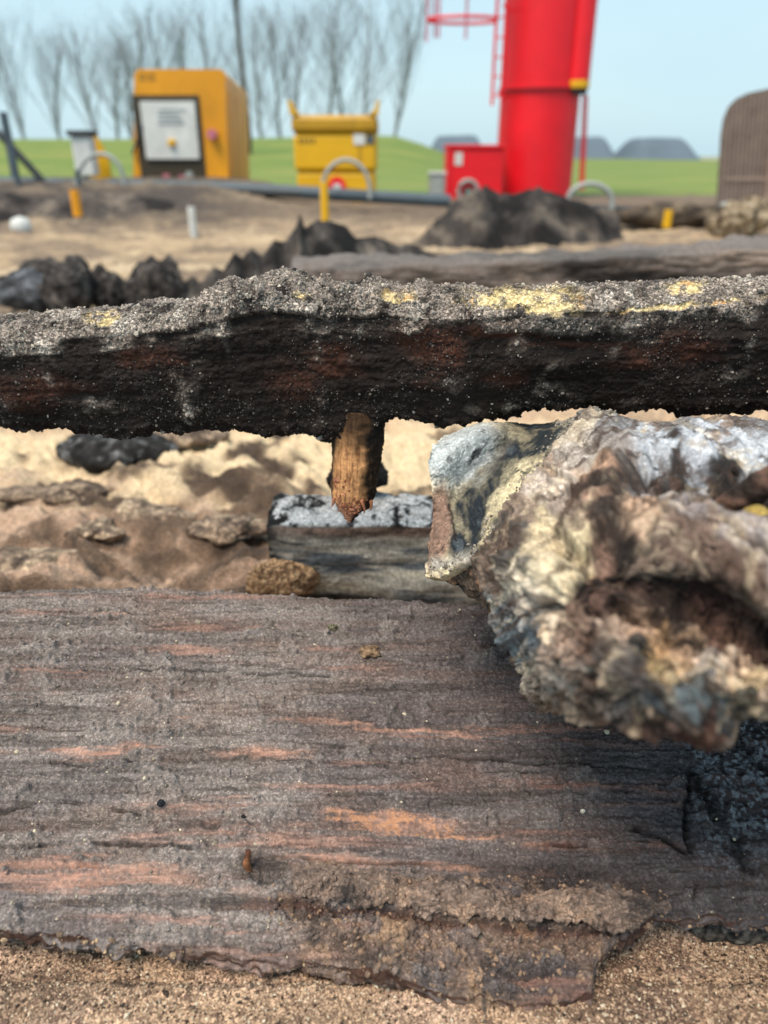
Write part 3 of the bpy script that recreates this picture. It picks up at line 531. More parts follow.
# ------------------------------------------------------------------ rear short timber behind the treenail
def r_disp(G, nb):
    gs = G * np.array([.2, 1, 1]); return .006 * fbm(gs, 30, 4, 3) + .003 * fbm(G, 60, 4, 7) + .012 * sst(.35, .9, nb[..., 2]) * fbm(G, 32, 3, 9) + .02 * ell(*proj(G)[:2], 450, 590, 70, 22, 0, .5)
def r_col(G, nb, D):
    px, py, d = proj(G); w = fbm(G * np.array([.3, 1, 1]), 25, 4, 13); fl = fbm(np.stack([G[..., 0] * .9, G[..., 2] * 9 + .04 * w], -1), 9, 4, 15)
    col = np.broadcast_to(C(196, 190, 178, 1.1), G.shape).copy()
    col = mixc(col, C(84, 98, 112, .9), sst(.05, .4, fl) * .85); col = mixc(col, C(232, 222, 198, 1.), sst(.05, .4, -fl) * .85 * sst(535, 560, py) * (1 - sst(590, 610, py)))
    col = mixc(col, C(120, 92, 80, .8), ell(px, py + 5 * w, 370, 529, 130, 9, 2, .6) * .9)
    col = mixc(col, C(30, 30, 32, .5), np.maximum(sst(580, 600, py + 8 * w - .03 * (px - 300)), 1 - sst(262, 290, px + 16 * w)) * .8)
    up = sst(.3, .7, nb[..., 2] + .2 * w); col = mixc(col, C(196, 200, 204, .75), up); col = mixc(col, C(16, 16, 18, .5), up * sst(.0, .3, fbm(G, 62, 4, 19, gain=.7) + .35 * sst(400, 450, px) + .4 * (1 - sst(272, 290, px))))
    return col, .5 + .5 * up
rx0, rx1 = xof(257, 1.05), xof(640, 1.05)
RX = np.linspace(rx0, rx1, 330); sec = [(.11, .98, 20), (.03, 1., 26), (.0, .93, 70), (.012, .1, 20), (.03, 0, 12), (.11, 0, 12)]
def yy(a): return lambda X: PY(CX + FPX * X / 1.05, pw(CX + FPX * X / 1.05, a), 1.0)[:, 2] - .01 * (1 - sst(0, .03, X - rx0))
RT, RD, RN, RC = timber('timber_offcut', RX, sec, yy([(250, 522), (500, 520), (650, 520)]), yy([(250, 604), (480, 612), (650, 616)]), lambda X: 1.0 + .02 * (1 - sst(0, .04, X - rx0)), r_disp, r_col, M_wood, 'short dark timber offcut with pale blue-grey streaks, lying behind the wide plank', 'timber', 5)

# ------------------------------------------------------------------ long weathered timber behind the beam
def l_disp(G, nb):
    gs = G * np.array([.2, 1, 1]); return .020 * fbm(gs, 14, 4, 3) + .024 * fbm(G, 12, 5, 7) + .010 * fbm(gs, 60, 3, 9, ridged=True)
def l_col(G, nb, D):
    w = fbm(G * np.array([.25, 1, 1]), 12, 4, 13); col = np.broadcast_to(C(124, 112, 106, .8), G.shape).copy()
    col = mixc(col, C(62, 55, 53, .6), sst(0.0, .35, w)); col = mixc(col, C(164, 146, 132, .8), sst(.1, .4, -w) * .7)
    up = sst(.45, .95, nb[..., 2] + .5 * w); col = mixc(col, C(150, 146, 144, .65), up * .5)
    return col, .6
LX = np.linspace(-.30, 2.2, 420); sec = [(.16, .97, 14), (.05, 1., 20), (0, .9, 60), (.0, .2, 14), (.03, 0, 10), (.16, 0, 10)]
def lz(a, Y): return lambda X: PY(CX + FPX * X / 2.33, pw(CX + FPX * X / 2.33, a), Y)[:, 2]
timber('weathered_timber', LX, sec, lz([(280, 272), (330, 264), (450, 260), (600, 253), (768, 243), (1200, 220)], 2.45), lz([(280, 310), (1200, 300)], 2.45), lambda X: 2.4 + .12 * (1 - sst(-.3, -.1, X)), l_disp, l_col, M_wood, 'long grey-brown weathered timber lying behind the black beam, out of focus, at right', 'timber', 4)

# ================================================================== BROKEN TIMBER at right
def patch_solid(name, net, nv, nu, dispf, colf, mat, parent, back):
    A = np.array([[P(*c) for c in row] for row in net]); G = resample(A, nv, nu); nb = grid_n(G)
    toc = np.array([0, 0, H0]) - G; nb *= np.sign(np.sum(nb * toc, -1).mean())
    px, py, d = proj(G); edge = np.minimum.outer(np.minimum(np.arange(nv), np.arange(nv)[::-1]), np.full(nu, 1e9)); eu = np.minimum(np.arange(nu), np.arange(nu)[::-1])[None]
    D = G + nb * dispf(G, px, py)[..., None]; col, gr = colf(G, px, py)
    idx = np.arange(nv * nu).reshape(nv, nu); ring = np.concatenate([idx[0, :-1], idx[:-1, -1], idx[-1, :0:-1], idx[:0:-1, 0]])
    V = [D.reshape(-1, 3)]; F = [gfaces(nv, nu)]; Cc = [col.reshape(-1, 3)]; Gg = [np.broadcast_to(gr, (nv, nu)).ravel()]
    prev = ring; cen = D.reshape(-1, 3)[ring].mean(0); m = len(ring); off = nv * nu
    for k, (s, sh) in enumerate([(.08, 1.0), (.25, .97), (.6, .9), (1., .75)]):
        r = D.reshape(-1, 3)[ring]; rr = cen + (r - cen) * sh + np.array(back) * s; rr += .006 * np.stack([fbm(rr, 30, 3, 80 + j) for j in range(3)], -1)
        V.append(rr); cur = np.arange(m) + off; off += m; F.append(np.stack([prev, np.roll(prev, -1), np.roll(cur, -1), cur], -1)[:, ::-1]); prev = cur
        Cc.append(col.reshape(-1, 3)[ring]); Gg.append(np.full(m, .6))
    V.append((cen + np.array(back) * 1.02)[None]); F.append(fan(prev, off)[:, ::-1]); Cc.append(np.array([[.05, .04, .035]])); Gg.append(np.array([.5]))
    o = mesh_obj(name, np.concatenate(V), F, mat, parent, col=np.concatenate(Cc), grain=np.concatenate(Gg))
    return o, D, nb, px, py, col
BT = thing('broken_timber', 'broken crumbling end of a cream and brown timber with a dark hollow, under the beam', 'broken timber', P(640, 600, .62))
netA = [
 [(588, 413, .70), (625, 421, .70), (670, 423, .69), (715, 425, .69), (760, 427, .68), (820, 430, .67), (880, 432, .66)],
 [(562, 447, .65), (610, 437, .625), (665, 440, .61), (715, 443, .60), (760, 447, .59), (820, 452, .58), (880, 455, .57)],
 [(532, 492, .615), (590, 478, .585), (648, 470, .575), (705, 473, .565), (760, 480, .555), (820, 488, .54), (880, 490, .53)],
 [(503, 530, .60), (555, 520, .56), (622, 512, .545), (695, 518, .53), (760, 530, .515), (820, 540, .505), (880, 545, .495)],
 [(478, 562, .61), (540, 556, .535), (612, 556, .53), (690, 565, .525), (760, 585, .51), (820, 595, .50), (880, 600, .49)],
 [(490, 600, .60), (540, 598, .51), (600, 602, .515), (680, 615, .525), (750, 635, .52), (820, 645, .51), (880, 650, .50)],
 [(506, 643, .59), (548, 638, .50), (610, 642, .49), (680, 655, .485), (750, 672, .48), (820, 680, .475), (880, 685, .47)],
 [(522, 683, .59), (560, 680, .51), (615, 688, .475), (680, 700, .46), (750, 697, .46), (820, 700, .455), (880, 700, .45)],
 [(545, 704, .61), (575, 714, .54), (620, 724, .505), (690, 736, .49), (750, 719, .49), (820, 716, .485), (880, 715, .48)]]
netA = [[(x, y, d * (1 - .17 * min(1, max(0, (i - 1) / 3.)) * min(1, j / 1.5))) for j, (x, y, d) in enumerate(row)] for i, row in enumerate(netA)]
netA = [row + [(960, row[-1][1] + (560 - row[-1][1]) * .12, row[-1][2] + .01), (1020, row[-1][1] + (560 - row[-1][1]) * .4, row[-1][2] + .07)] for row in netA]
AM = {}
def a_disp(G, px, py):
    w, w2 = fbm(G, 24, 4, 3), fbm(G, 60, 4, 15); qx, qy = px + 16 * w + 5 * w2, py + 12 * fbm(G, 24, 4, 4) + 5 * w2
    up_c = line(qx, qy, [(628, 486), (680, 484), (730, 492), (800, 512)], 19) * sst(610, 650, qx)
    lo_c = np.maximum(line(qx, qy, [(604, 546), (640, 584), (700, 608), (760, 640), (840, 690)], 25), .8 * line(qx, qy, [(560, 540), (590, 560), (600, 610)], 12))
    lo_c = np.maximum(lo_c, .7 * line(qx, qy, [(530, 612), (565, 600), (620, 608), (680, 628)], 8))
    stick = np.clip(line(qx, qy, [(622, 508), (700, 545), (800, 592), (900, 640)], 34) * 1.6, 0, 1) * (1 - up_c) * (1 - lo_c)
    a_, b_ = (px * .88 + py * .48) / 90, (-px * .48 + py * .88) / 11                # fibres run down to the right
    fib = fbm(np.stack([a_ + .3 * w, b_ + .5 * w], -1), 1.0, 5, 21, ridged=True)
    a2, b2 = (px * .75 - py * .66) / 70, (px * .66 + py * .75) / 14
    fib2 = fbm(np.stack([a2 + .3 * w, b2 + .5 * w], -1), 1.0, 5, 22, ridged=True)
    low = sst(590, 640, py)
    AM.update(w=w, w2=w2, qx=qx, qy=qy, up=up_c, lo=lo_c, stick=stick, fib=fib, fib2=fib2, low=low)
    h = .010 * fbm(G, 20, 4, 5) + .003 * fbm(G, 70, 4, 8, ridged=True) + .0025 * fbm(G, 190, 3, 9)
    h += .0035 * fib2 * low + .005 * fib * (1 - low) + .012 * stick + .006 * low * fbm(G, 46, 4, 11)
    tr_ = fbm(np.stack([a_ * 1.3 + .3 * w, b_ * .45 + .5 * w], -1), 1.0, 4, 31) * 5; ter = np.floor(tr_) + sst(.7, 1, tr_ - np.floor(tr_))
    tr2 = fbm(np.stack([a2 * 1.6 + .3 * w2, b2 * .5 + .4 * w], -1), 1.0, 4, 32) * 5; ter2 = np.floor(tr2) + sst(.7, 1, tr2 - np.floor(tr2))
    keep = sst(5, 50, poly_d(px, py, [(588, 413), (532, 492), (478, 562), (506, 643), (545, 704), (620, 724), (690, 736), (880, 715)])) * sst(448, 485, py)
    h += keep * sst(560, 640, px + .5 * (py - 560)) * (.0014 * ter * (1 - .7 * low) + .0018 * ter2 * (.2 + .8 * low))
    h += .009 * fbm(np.stack([a_ * .8, b_ * .16], -1), 1.0, 3, 44, ridged=True)
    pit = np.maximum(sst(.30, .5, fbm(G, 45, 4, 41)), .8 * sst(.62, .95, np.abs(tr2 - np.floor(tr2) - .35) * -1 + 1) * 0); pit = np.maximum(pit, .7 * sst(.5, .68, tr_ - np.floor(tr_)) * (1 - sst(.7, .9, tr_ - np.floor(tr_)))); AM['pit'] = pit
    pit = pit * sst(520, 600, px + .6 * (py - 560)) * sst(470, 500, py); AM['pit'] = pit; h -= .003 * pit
    return h - .024 * up_c - .020 * lo_c + .006 * np.clip(up_c + lo_c, 0, 1) * fbm(G, 110, 3, 23)
APAL = [(300, 300, 222, 200, 160), (330, 220, 206, 190, 178), (400, 195, 204, 156, 126), (380, 120, 190, 178, 168), (450, 130, 150, 140, 138), (470, 168, 74, 58, 52), (430, 240, 60, 48, 44), (520, 205, 172, 164, 166), (600, 240, 168, 158, 160), (700, 300, 160, 150, 150), (760, 340, 170, 156, 152), (480, 262, 190, 152, 124), (590, 330, 124, 98, 86), (680, 370, 112, 86, 74), (330, 292, 226, 206, 160), (345, 240, 124, 96, 80), (280, 370, 232, 216, 180), (225, 330, 96, 92, 88), (240, 395, 226, 214, 190), (240, 450, 230, 210, 190), (350, 350, 232, 212, 170), (400, 330, 150, 112, 96), (440, 318, 46, 36, 34), (410, 400, 112, 82, 74), (350, 465, 140, 108, 90), (480, 400, 84, 60, 52), (560, 420, 58, 40, 36), (640, 440, 76, 46, 40), (700, 480, 110, 76, 64), (760, 500, 96, 68, 60), (320, 520, 220, 184, 162), (300, 480, 226, 200, 170), (385, 520, 128, 96, 82), (440, 500, 176, 150, 132), (530, 510, 214, 164, 112), (490, 480, 196, 154, 124), (600, 540, 190, 150, 116), (640, 560, 176, 166, 162), (720, 550, 204, 172, 146), (570, 580, 206, 166, 120), (470, 575, 72, 66, 66), (430, 560, 110, 100, 96), (525, 592, 206, 170, 110), (330, 600, 144, 138, 132), (280, 590, 172, 160, 146), (400, 625, 96, 86, 80), (340, 660, 150, 132, 114), (460, 650, 84, 80, 80), (500, 640, 60, 74, 84), (570, 625, 92, 112, 122), (650, 650, 60, 72, 78), (600, 690, 84, 46, 36), (520, 690, 78, 52, 44), (720, 640, 70, 66, 58), (740, 590, 206, 176, 130), (680, 600, 176, 150, 128), (235, 480, 90, 112, 128), (250, 530, 96, 116, 130), (215, 440, 90, 108, 122), (450, 50, 132, 130, 132), (600, 60, 128, 126, 128), (740, 70, 128, 126, 130), (500, 95, 190, 202, 218), (620, 105, 186, 198, 216), (740, 120, 190, 202, 218), (560, 150, 52, 44, 42), (660, 165, 40, 34, 32), (740, 190, 72, 54, 46), (700, 225, 58, 44, 40), (640, 205, 84, 66, 58)]
def a_col(G, px, py):
    w, w2 = AM['w'], AM['w2']; w3, w4 = fbm(G, 24, 4, 71), fbm(G, 75, 4, 72)
    qx, qy = px + 20 * w + 16 * w2, py + 18 * w3 + 15 * w4; num = np.zeros(G.shape); den = np.zeros(px.shape) + 1e-6
    for zx, zy, r_, g_, b_ in APAL:
        k = np.exp(-(((qx - 410 - zx / 2.145) ** 2 + (qy - 400 - zy / 2.145) ** 2) / 11. ** 2)); num += k[..., None] * lin(np.array((r_, g_, b_)) * .72 + .28 * (.3 * r_ + .55 * g_ + .15 * b_) * np.array([1.04, .99, .93])); den += k
    far_ = np.exp(-np.maximum(px - 775, 0) / 20)
    col = num / den[..., None] * .86
    base = C(150, 130, 116, .8); k = np.clip(den / .02, 0, 1)[..., None]; col = col * k + base * (1 - k)
    col = col * (1 + .5 * fbm(G, 120, 4, 73))[..., None]
    fs = fbm(np.stack([(px * .75 - py * .66) / 60 + .3 * w, (px * .66 + py * .75) / 6 + .5 * w2], -1), 1.0, 4, 45); fs2 = fbm(np.stack([(px * .88 + py * .48) / 70 + .3 * w, (-px * .48 + py * .88) / 6 + .5 * w2], -1), 1.0, 4, 46); mmx = sst(560, 640, px + .5 * (py - 560)); fs = fs * (1 - mmx) + fs2 * mmx
    col = mixc(col, C(96, 74, 60, .6), sst(.1, .45, fs) * .7); col = mixc(col, C(226, 208, 178, .85), sst(.15, .5, -fs) * .4 * (1 - np.clip(AM['up'] + AM['lo'], 0, 1)))
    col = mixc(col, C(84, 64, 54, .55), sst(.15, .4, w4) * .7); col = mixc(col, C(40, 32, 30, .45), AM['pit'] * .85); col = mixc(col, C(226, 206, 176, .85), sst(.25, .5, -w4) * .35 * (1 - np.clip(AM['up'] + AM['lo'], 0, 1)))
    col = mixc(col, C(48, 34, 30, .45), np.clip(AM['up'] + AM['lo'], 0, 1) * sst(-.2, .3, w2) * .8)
    return col, .5
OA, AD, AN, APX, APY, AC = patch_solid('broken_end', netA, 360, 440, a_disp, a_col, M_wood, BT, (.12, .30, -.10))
netB = [
 [(428, 578, .70), (440, 578, .675), (458, 568, .655), (478, 556, .635), (492, 545, .62), (504, 533, .605)],
 [(429, 556, .715), (446, 552, .69), (462, 540, .69), (482, 528, .67), (503, 516, .64), (522, 504, .62)],
 [(433, 520, .73), (447, 514, .725), (464, 506, .725), (488, 496, .695), (514, 484, .67), (548, 470, .635)],
 [(432, 490, .735), (444, 486, .735), (468, 480, .748), (500, 466, .728), (532, 452, .70), (572, 438, .665)],
 [(429, 466, .735), (446, 462, .73), (478, 458, .75), (512, 446, .76), (548, 432, .735), (590, 414, .70)],
 [(432, 452, .75), (460, 438, .745), (496, 432, .76), (526, 430, .785), (562, 424, .765), (606, 412, .73)],
 [(444, 436, .80), (476, 424, .80), (508, 422, .81), (534, 424, .88), (572, 420, .86), (618, 414, .80)]]
def b2_disp(G, px, py):
    h = .0008 * fbm(G, 30, 4, 5) + .0012 * fbm(G * np.array([1, .3, 1]), 160, 3, 8) + .0006 * fbm(G, 320, 2, 9)
    w = fbm(G, 60, 3, 3)
    low = np.maximum(1 - sst(0, 16, poly_d(px, py, [(428, 578), (475, 566), (502, 536)]) + 6 * w), 1 - sst(432, 446, px + 6 * w))
    rid = 1 - sst(0, 14, poly_d(px, py, [(605, 412), (588, 414), (550, 470), (503, 533)]) + 6 * w)
    return h + low * .007 * np.abs(fbm(G, 70, 4, 12)) * 1.5 + rid * (.001 + .004 * fbm(G, 60, 4, 14))
def b2_col(G, px, py):
    w = fbm(G, 40, 4, 3); w2 = fbm(G, 90, 4, 4); fl = fbm(G * np.array([1., .3, 1]), 70, 4, 6)
    qx, qy = px + 12 * w, py + 10 * w2
    col = np.broadcast_to(C(240, 224, 184, .95), G.shape).copy(); col = mixc(col, C(214, 194, 154, .85), sst(0, .4, fl) * .6)
    lip = ell(qx, qy, 462, 452, 48, 30, -32, .35); col = mixc(col, C(206, 214, 216, .82), lip)
    dark = np.clip(1.7 * line(qx, qy, [(545, 424), (508, 455), (482, 485), (466, 520), (464, 548)], 17), 0, 1); dark = np.maximum(dark, .9 * ell(qx, qy, 455, 515, 22, 40, 10, .5))
    dark = np.maximum(dark, .95 * ell(qx, qy, 522, 430, 46, 15, -18, .5)); dark = dark * (1 - .5 * lip)  # fall-off to black under the beam, painted as shading on the lip
    col = mixc(col, C(44, 54, 64, .55), dark * (.7 + .3 * sst(-.4, .2, fl))); col = mixc(col, C(110, 122, 130, .55), dark * sst(.25, .5, fl) * .7)
    for (cx, cy, rx, ry, an) in [(478, 452, 14, 3.5, -35), (500, 525, 11, 9, 30), (552, 455, 12, 6, -25), (545, 440, 14, 5, -30), (575, 425, 16, 8, -30), (520, 470, 4, 2, 0)]:
        col = mixc(col, C(46, 56, 62, .5), ell(qx, qy, cx, cy, rx, ry, an, .4) * .9)
    col = mixc(col, C(160, 130, 114, .7), ell(px + 5 * w, py, 438, 530, 13, 44, 4, .3)); col = mixc(col, C(40, 30, 28, .5), line(px + 3 * w2, py, [(450, 505), (455, 540)], 2) * .9)
    col = mixc(col, C(204, 198, 186, .7), (1 - sst(0, 14, poly_d(px, py, [(436, 566), (470, 560)]) + 5 * w)))
    col = mixc(col, C(150, 144, 136, .62), (1 - sst(5, 15, poly_d(px, py, [(605, 412), (588, 416), (552, 470), (505, 533)]) + 8 * w)) * .9)
    sp = sst(.3, .5, fbm(G, 110, 3, 22)); col = mixc(col, C(50, 52, 52, .5), sp * .6)
    return col, .6
OB, B2D, B2N, BPX, BPY, B2C = patch_solid('split_face', netB, 250, 260, b2_disp, b2_col, M_wood, BT, (.10, .16, -.12))
# clotted crust under the split face
netC = [
 [(432, 566, .70), (452, 566, .68), (472, 560, .655), (492, 548, .63), (510, 540, .60)],
 [(436, 574, .70), (456, 576, .675), (474, 574, .65), (492, 568, .62), (515, 560, .57)],
 [(452, 584, .70), (464, 588, .68), (480, 592, .65), (495, 592, .61), (520, 590, .57)],
 [(472, 594, .70), (480, 602, .68), (490, 612, .65), (504, 622, .61), (525, 620, .57)]]
patch_solid('crust', netC, 110, 120, lambda G, px, py: .006 * fbm(G, 60, 4, 5) + .004 * fbm(G, 160, 3, 7),
            lambda G, px, py: (mixc(mixc(np.broadcast_to(C(110, 96, 84, .6), G.shape).copy(), C(24, 24, 28, .4), sst(-.1, .2, fbm(G, 40, 3, 8))), C(176, 140, 112, .62), sst(.2, .4, fbm(G, 55, 3, 18))), 1.), M_wood, BT, (.08, .12, -.06))
def st_d(G, s, th): return .005 * fbm(G, 40, 4, 5) + .004 * fbm(G * np.array([.4, 1, 1]), 90, 3, 8, ridged=True)
def st_c(c0, c1, c2):
    def f(G, s, th):
        w = fbm(G * np.array([.5, 1, 1]), 50, 4, 5); col = np.broadcast_to(c0, G.shape).copy(); col = mixc(col, c1, sst(0, .35, w)); col = mixc(col, c2, sst(.15, .4, -w)); return col, .6
    return f
sc = st_c(C(176, 164, 160, .75), C(112, 92, 82, .6), C(206, 184, 164, .75))
def st_big(G, s, th): return .008 * fbm(G, 22, 4, 5) + .005 * fbm(G * np.array([.45, 1, .8]), 80, 4, 8, ridged=True) + .002 * fbm(G, 160, 3, 2)
sc2 = st_c(C(120, 90, 76, .6), C(60, 46, 40, .5), C(164, 126, 102, .7))
tube_lump('broken_branch', [P(690, 532, .53), P(725, 508, .508), P(770, 482, .495), P(820, 462, .485)], [.003, .006, .007, .006], 90, 40, st_d, sc2, M_wood, BT)
sc3 = st_c(C(214, 188, 154, .8), C(160, 124, 98, .7), C(228, 206, 170, .85))
for i in range(34):
    a = RNG.uniform(0, 6.28); cx_, cy_ = (690 + 110 * math.cos(a), 610 + 50 * math.sin(a)) if i < 30 else (RNG.uniform(560, 770), RNG.uniform(655, 715))
    j = np.argmin((APX - cx_) ** 2 + (APY - cy_) ** 2); p0 = AD.reshape(-1, 3)[j]; nn = AN.reshape(-1, 3)[j]; dv = np.array([RNG.normal(0, .5) + .7, RNG.normal(0, .5), RNG.normal(0, .4)]) ; dv /= np.linalg.norm(dv); ln = RNG.uniform(.006, .016)
    tube_lump('splinter', [p0 - dv * ln * .5, p0 + nn * RNG.uniform(.001, .007), p0 + dv * ln * .6 + nn * RNG.uniform(-.002, .006)], [.0016, RNG.uniform(.0012, .0028), .0006], 14, 8, lambda G, s, th: .0012 * fbm(G, 150, 2, 9), (lambda c_: st_c(c_, c_ * .6, np.minimum(c_ * 1.25, .8)))(AC.reshape(-1, 3)[j] * .9), M_wood, BT)
tube_lump('yellow_core', [P(742, 515, .478), P(757, 520, .462), P(780, 523, .456)], [.003, .008, .005], 40, 24, lambda G, s, th: .003 * fbm(G, 70, 3, 9), st_c(C(206, 176, 96, .6), C(170, 136, 80, .6), C(220, 196, 124, .7)), M_wood, BT)
lowm = (AM['low'] * .8 + .5 * np.clip(AM['up'] + AM['lo'], 0, 1) + .25 * ell(APX, APY, 540, 590, 60, 60)).ravel(); ii = RNG.choice(lowm.size, 900, p=lowm / lowm.sum())
crumbs('rotten_crumbs', AD.reshape(-1, 3)[ii], np.minimum(RNG.gamma(1.6, .0009, len(ii)) + .0006, .005), np.clip(AC.reshape(-1, 3)[ii] * RNG.uniform(.55, 1.35, (len(ii), 1)), 0, 1), M_crumb, BT)
# grains on the ridge and top edge
wg = np.exp(-(poly_d(BPX, BPY, [(605, 412), (588, 414), (552, 470), (503, 533)]) / 11) ** 2) * (1 - .7 * sst(470, 530, BPY)) + .15 * np.exp(-(poly_d(BPX, BPY, [(430, 575), (470, 562), (500, 540)]) / 8) ** 2)
ii = RNG.choice(wg.size, 1100, p=(wg / wg.sum()).ravel()); u = RNG.random((len(ii), 1))
crumbs('sand_crust', B2D.reshape(-1, 3)[ii] + B2N.reshape(-1, 3)[ii] * .0006, RNG.gamma(2.4, .00036, len(ii)) + .0004, np.where(u < .8, C(168, 160, 148, .75), C(120, 112, 104, .65)), M_crumb, BT)
n = 260; a = RNG.normal(0, 1, (n, 2)); crumbs('sand_crust', P(591 + 6 * a[:, 0], 414 + np.abs(a[:, 1]) * 9 - 4, .70), RNG.uniform(.001, .0026, n), C(160, 156, 148, .62), M_crumb, BT)

# ================================================================== CLODS
def clod(name, label, cat, cen, rx, ry, rz, colors, seed, jag=.35, freq=9, mat=None, nv=60, nu=90, group=None, spiky=0, down=0.0):
    th = np.linspace(.02, np.pi - .02, nv)[:, None]; ph = np.linspace(0, 2 * np.pi, nu, endpoint=False)[None]
    n_ = np.stack([np.sin(th) * np.cos(ph), np.sin(th) * np.sin(ph), np.cos(th) + 0 * ph], -1); s = np.array([rx, ry, rz])
    m = float(max(rx, ry, rz)); q = n_ * s / m
    r = 1 + jag * fbm(q, 1.7, 4, seed) + .10 * fbm(q, freq * .5, 5, seed + 3, gain=.6)
    G = n_ * s * r[..., None]
    if spiky: G[..., 2] += rz * spiky * sst(.1, .9, n_[..., 2]) * fbm(q * np.array([1, 1, .3]), freq * .2, 3, seed + 5, gain=.4)
    G = G + np.array(cen); w = fbm(q, freq * .7, 4, seed + 9)
    col = np.broadcast_to(colors[0], G.shape).copy(); col = mixc(col, colors[1], sst(0, .35, w)); col = mixc(col, colors[2], sst(.1, .4, -w))
    k = nv * nu; V = np.concatenate([G.reshape(-1, 3), G[0].mean(0)[None], G[-1].mean(0)[None]])
    F = [gfaces(nv, nu, wrap_u=True)[:, ::-1], fan(np.arange(nu), k), fan((np.arange(nu) + (nv - 1) * nu)[::-1], k + 1)]
    cc = np.concatenate([col.reshape(-1, 3), col[0, :2], ]); 
    return tag(mesh_obj(name, V, F, mat or M_soil, col=cc), label, cat, group)
peat = (C(76, 71, 70, .7), C(48, 44, 44, .6), C(116, 108, 102, .7))
def clod_px(name, label, px, py_base, Y, wpx, hpx, depth, seed, colors=peat, sink=.3, z=None, **kw):
    """clod standing with its visible foot at the pixel, wpx by hpx in size"""
    c = PY(px, py_base, Y); _, _, d = proj(c); r = wpx / 2 / FPX * d; h = hpx / FPX * d
    return clod(name, label, 'clod', (c[0], c[1] + depth, c[2] + h * .4), r, depth, h * .62, colors, seed, **kw)
ctan = (C(196, 176, 146, .65), C(120, 102, 86, .55), C(214, 198, 172, .7))
pc = PZ(100, 470, .02); 
clod_px('soil_clod', 'large dark grey clod of peat lying on pale sand at left, just under the beam', 105, 477, pc[1], 125, 34, .09, 3, colors=(C(60, 58, 58, .5), C(30, 28, 28, .5), C(140, 142, 144, .6)))
for i, (x, y, w, h, lb) in enumerate([(45, 508, 100, 14, 'brown clod on the trodden sand at far left'), (150, 528, 90, 16, 'flat brown clod in the middle of the trodden sand'), (225, 545, 90, 20, 'dark streaked clod on the sand left of the timber offcut'), (185, 448, 80, 12, 'pale clod of sand on the slope right below the beam'), (20, 580, 90, 18, 'low brown clod behind the left edge of the plank'), (85, 545, 50, 14, 'small brown clod behind the plank')]):
    c = PZ(x, y, .03); clod_px('soil_clod', lb, x, y, c[1], w, h, .04, 20 + i, colors=(C(150, 130, 112, .8), C(96, 82, 72, .7), C(180, 160, 136, .85)), nv=56, nu=80, jag=.8, freq=7)
clod_px('sand_lump', 'orange-brown lump of coarse sand leaning against the left end of the timber offcut', 280, 600, .975, 62, 36, .02, 41, colors=(C(206, 164, 124, .85), C(140, 108, 84, .7), C(226, 190, 148, .9)), mat=M_sand, freq=18, jag=.7)
clod_px('soil_clod', 'black knob of peat on the timber offcut, behind the hanging treenail', 356, 494, 1.06, 62, 28, .03, 43, colors=(C(22, 21, 22, .5), C(12, 12, 13, .5), C(44, 42, 42, .5)), freq=14)
clod_px('soil_clod', 'grey clod tucked under the front edge of the wide plank at right', 738, 951, .435, 105, 26, .016, 47, colors=(C(112, 110, 106, .6), C(66, 64, 62, .5), C(150, 140, 126, .62)), freq=18, jag=.5)
bk = on_plank(370, 652); clod('soil_crumb', 'small tan crumb of soil on the wide plank, right of its middle', 'crumb', bk, .010, .008, .006, (C(150, 122, 96, .62), C(84, 70, 60, .5), C(186, 160, 128, .65)), 51, jag=.7, freq=6, nv=30, nu=40, mat=M_crumb)
bk = on_plank(332, 628); clod('soil_crumb', 'tiny greenish-grey crumb near the rear edge of the wide plank', 'crumb', bk, .006, .005, .004, (C(124, 122, 98, .6), C(60, 58, 52, .5), C(170, 160, 132, .65)), 53, jag=.7, freq=6, nv=24, nu=30, mat=M_crumb)
bk = on_plank(162, 807); clod('pebble', 'small round black pebble on the left part of the wide plank', 'pebble', bk + np.array([0, 0, .002]), .0036, .0036, .0032, (C(46, 50, 58, .5), C(34, 36, 42, .5), C(60, 64, 70, .5)), 55, jag=.15, freq=4, nv=20, nu=26, mat=M_crumb)
bk = on_plank(243, 818); clod('pebble', 'tiny black pebble right of the larger black pebble on the wide plank', 'pebble', bk + np.array([0, 0, .001]), .0022, .0022, .002, (C(40, 42, 48, .5), C(34, 36, 42, .5), C(60, 64, 70, .5)), 56, jag=.15, freq=4, nv=16, nu=20, mat=M_crumb)
bk = on_plank(583, 812); clod('pebble', 'single pale pebble on the dark right part of the wide plank', 'pebble', bk + np.array([0, 0, .001]), .0024, .002, .002, (C(220, 214, 196, .8), C(190, 180, 160, .7), C(230, 224, 206, .8)), 57, jag=.15, freq=4, nv=16, nu=20, mat=M_crumb)
bk = on_plank(248, 866); tube_lump('wood_chip', [bk + np.array([0, 0, -.002]), bk + np.array([-.001, -.001, .008]), bk + np.array([.001, -.001, .017]), bk + np.array([.001, 0, .021])], [.0032, .0032, .0026, .002], 30, 18, lambda G, s, th: .001 * fbm(G, 200, 3, 3), st_c(C(176, 120, 84, .65), C(120, 76, 54, .6), C(206, 160, 120, .65)), M_wood, None, 'small orange splinter standing upright in the wide plank', 'wood chip')
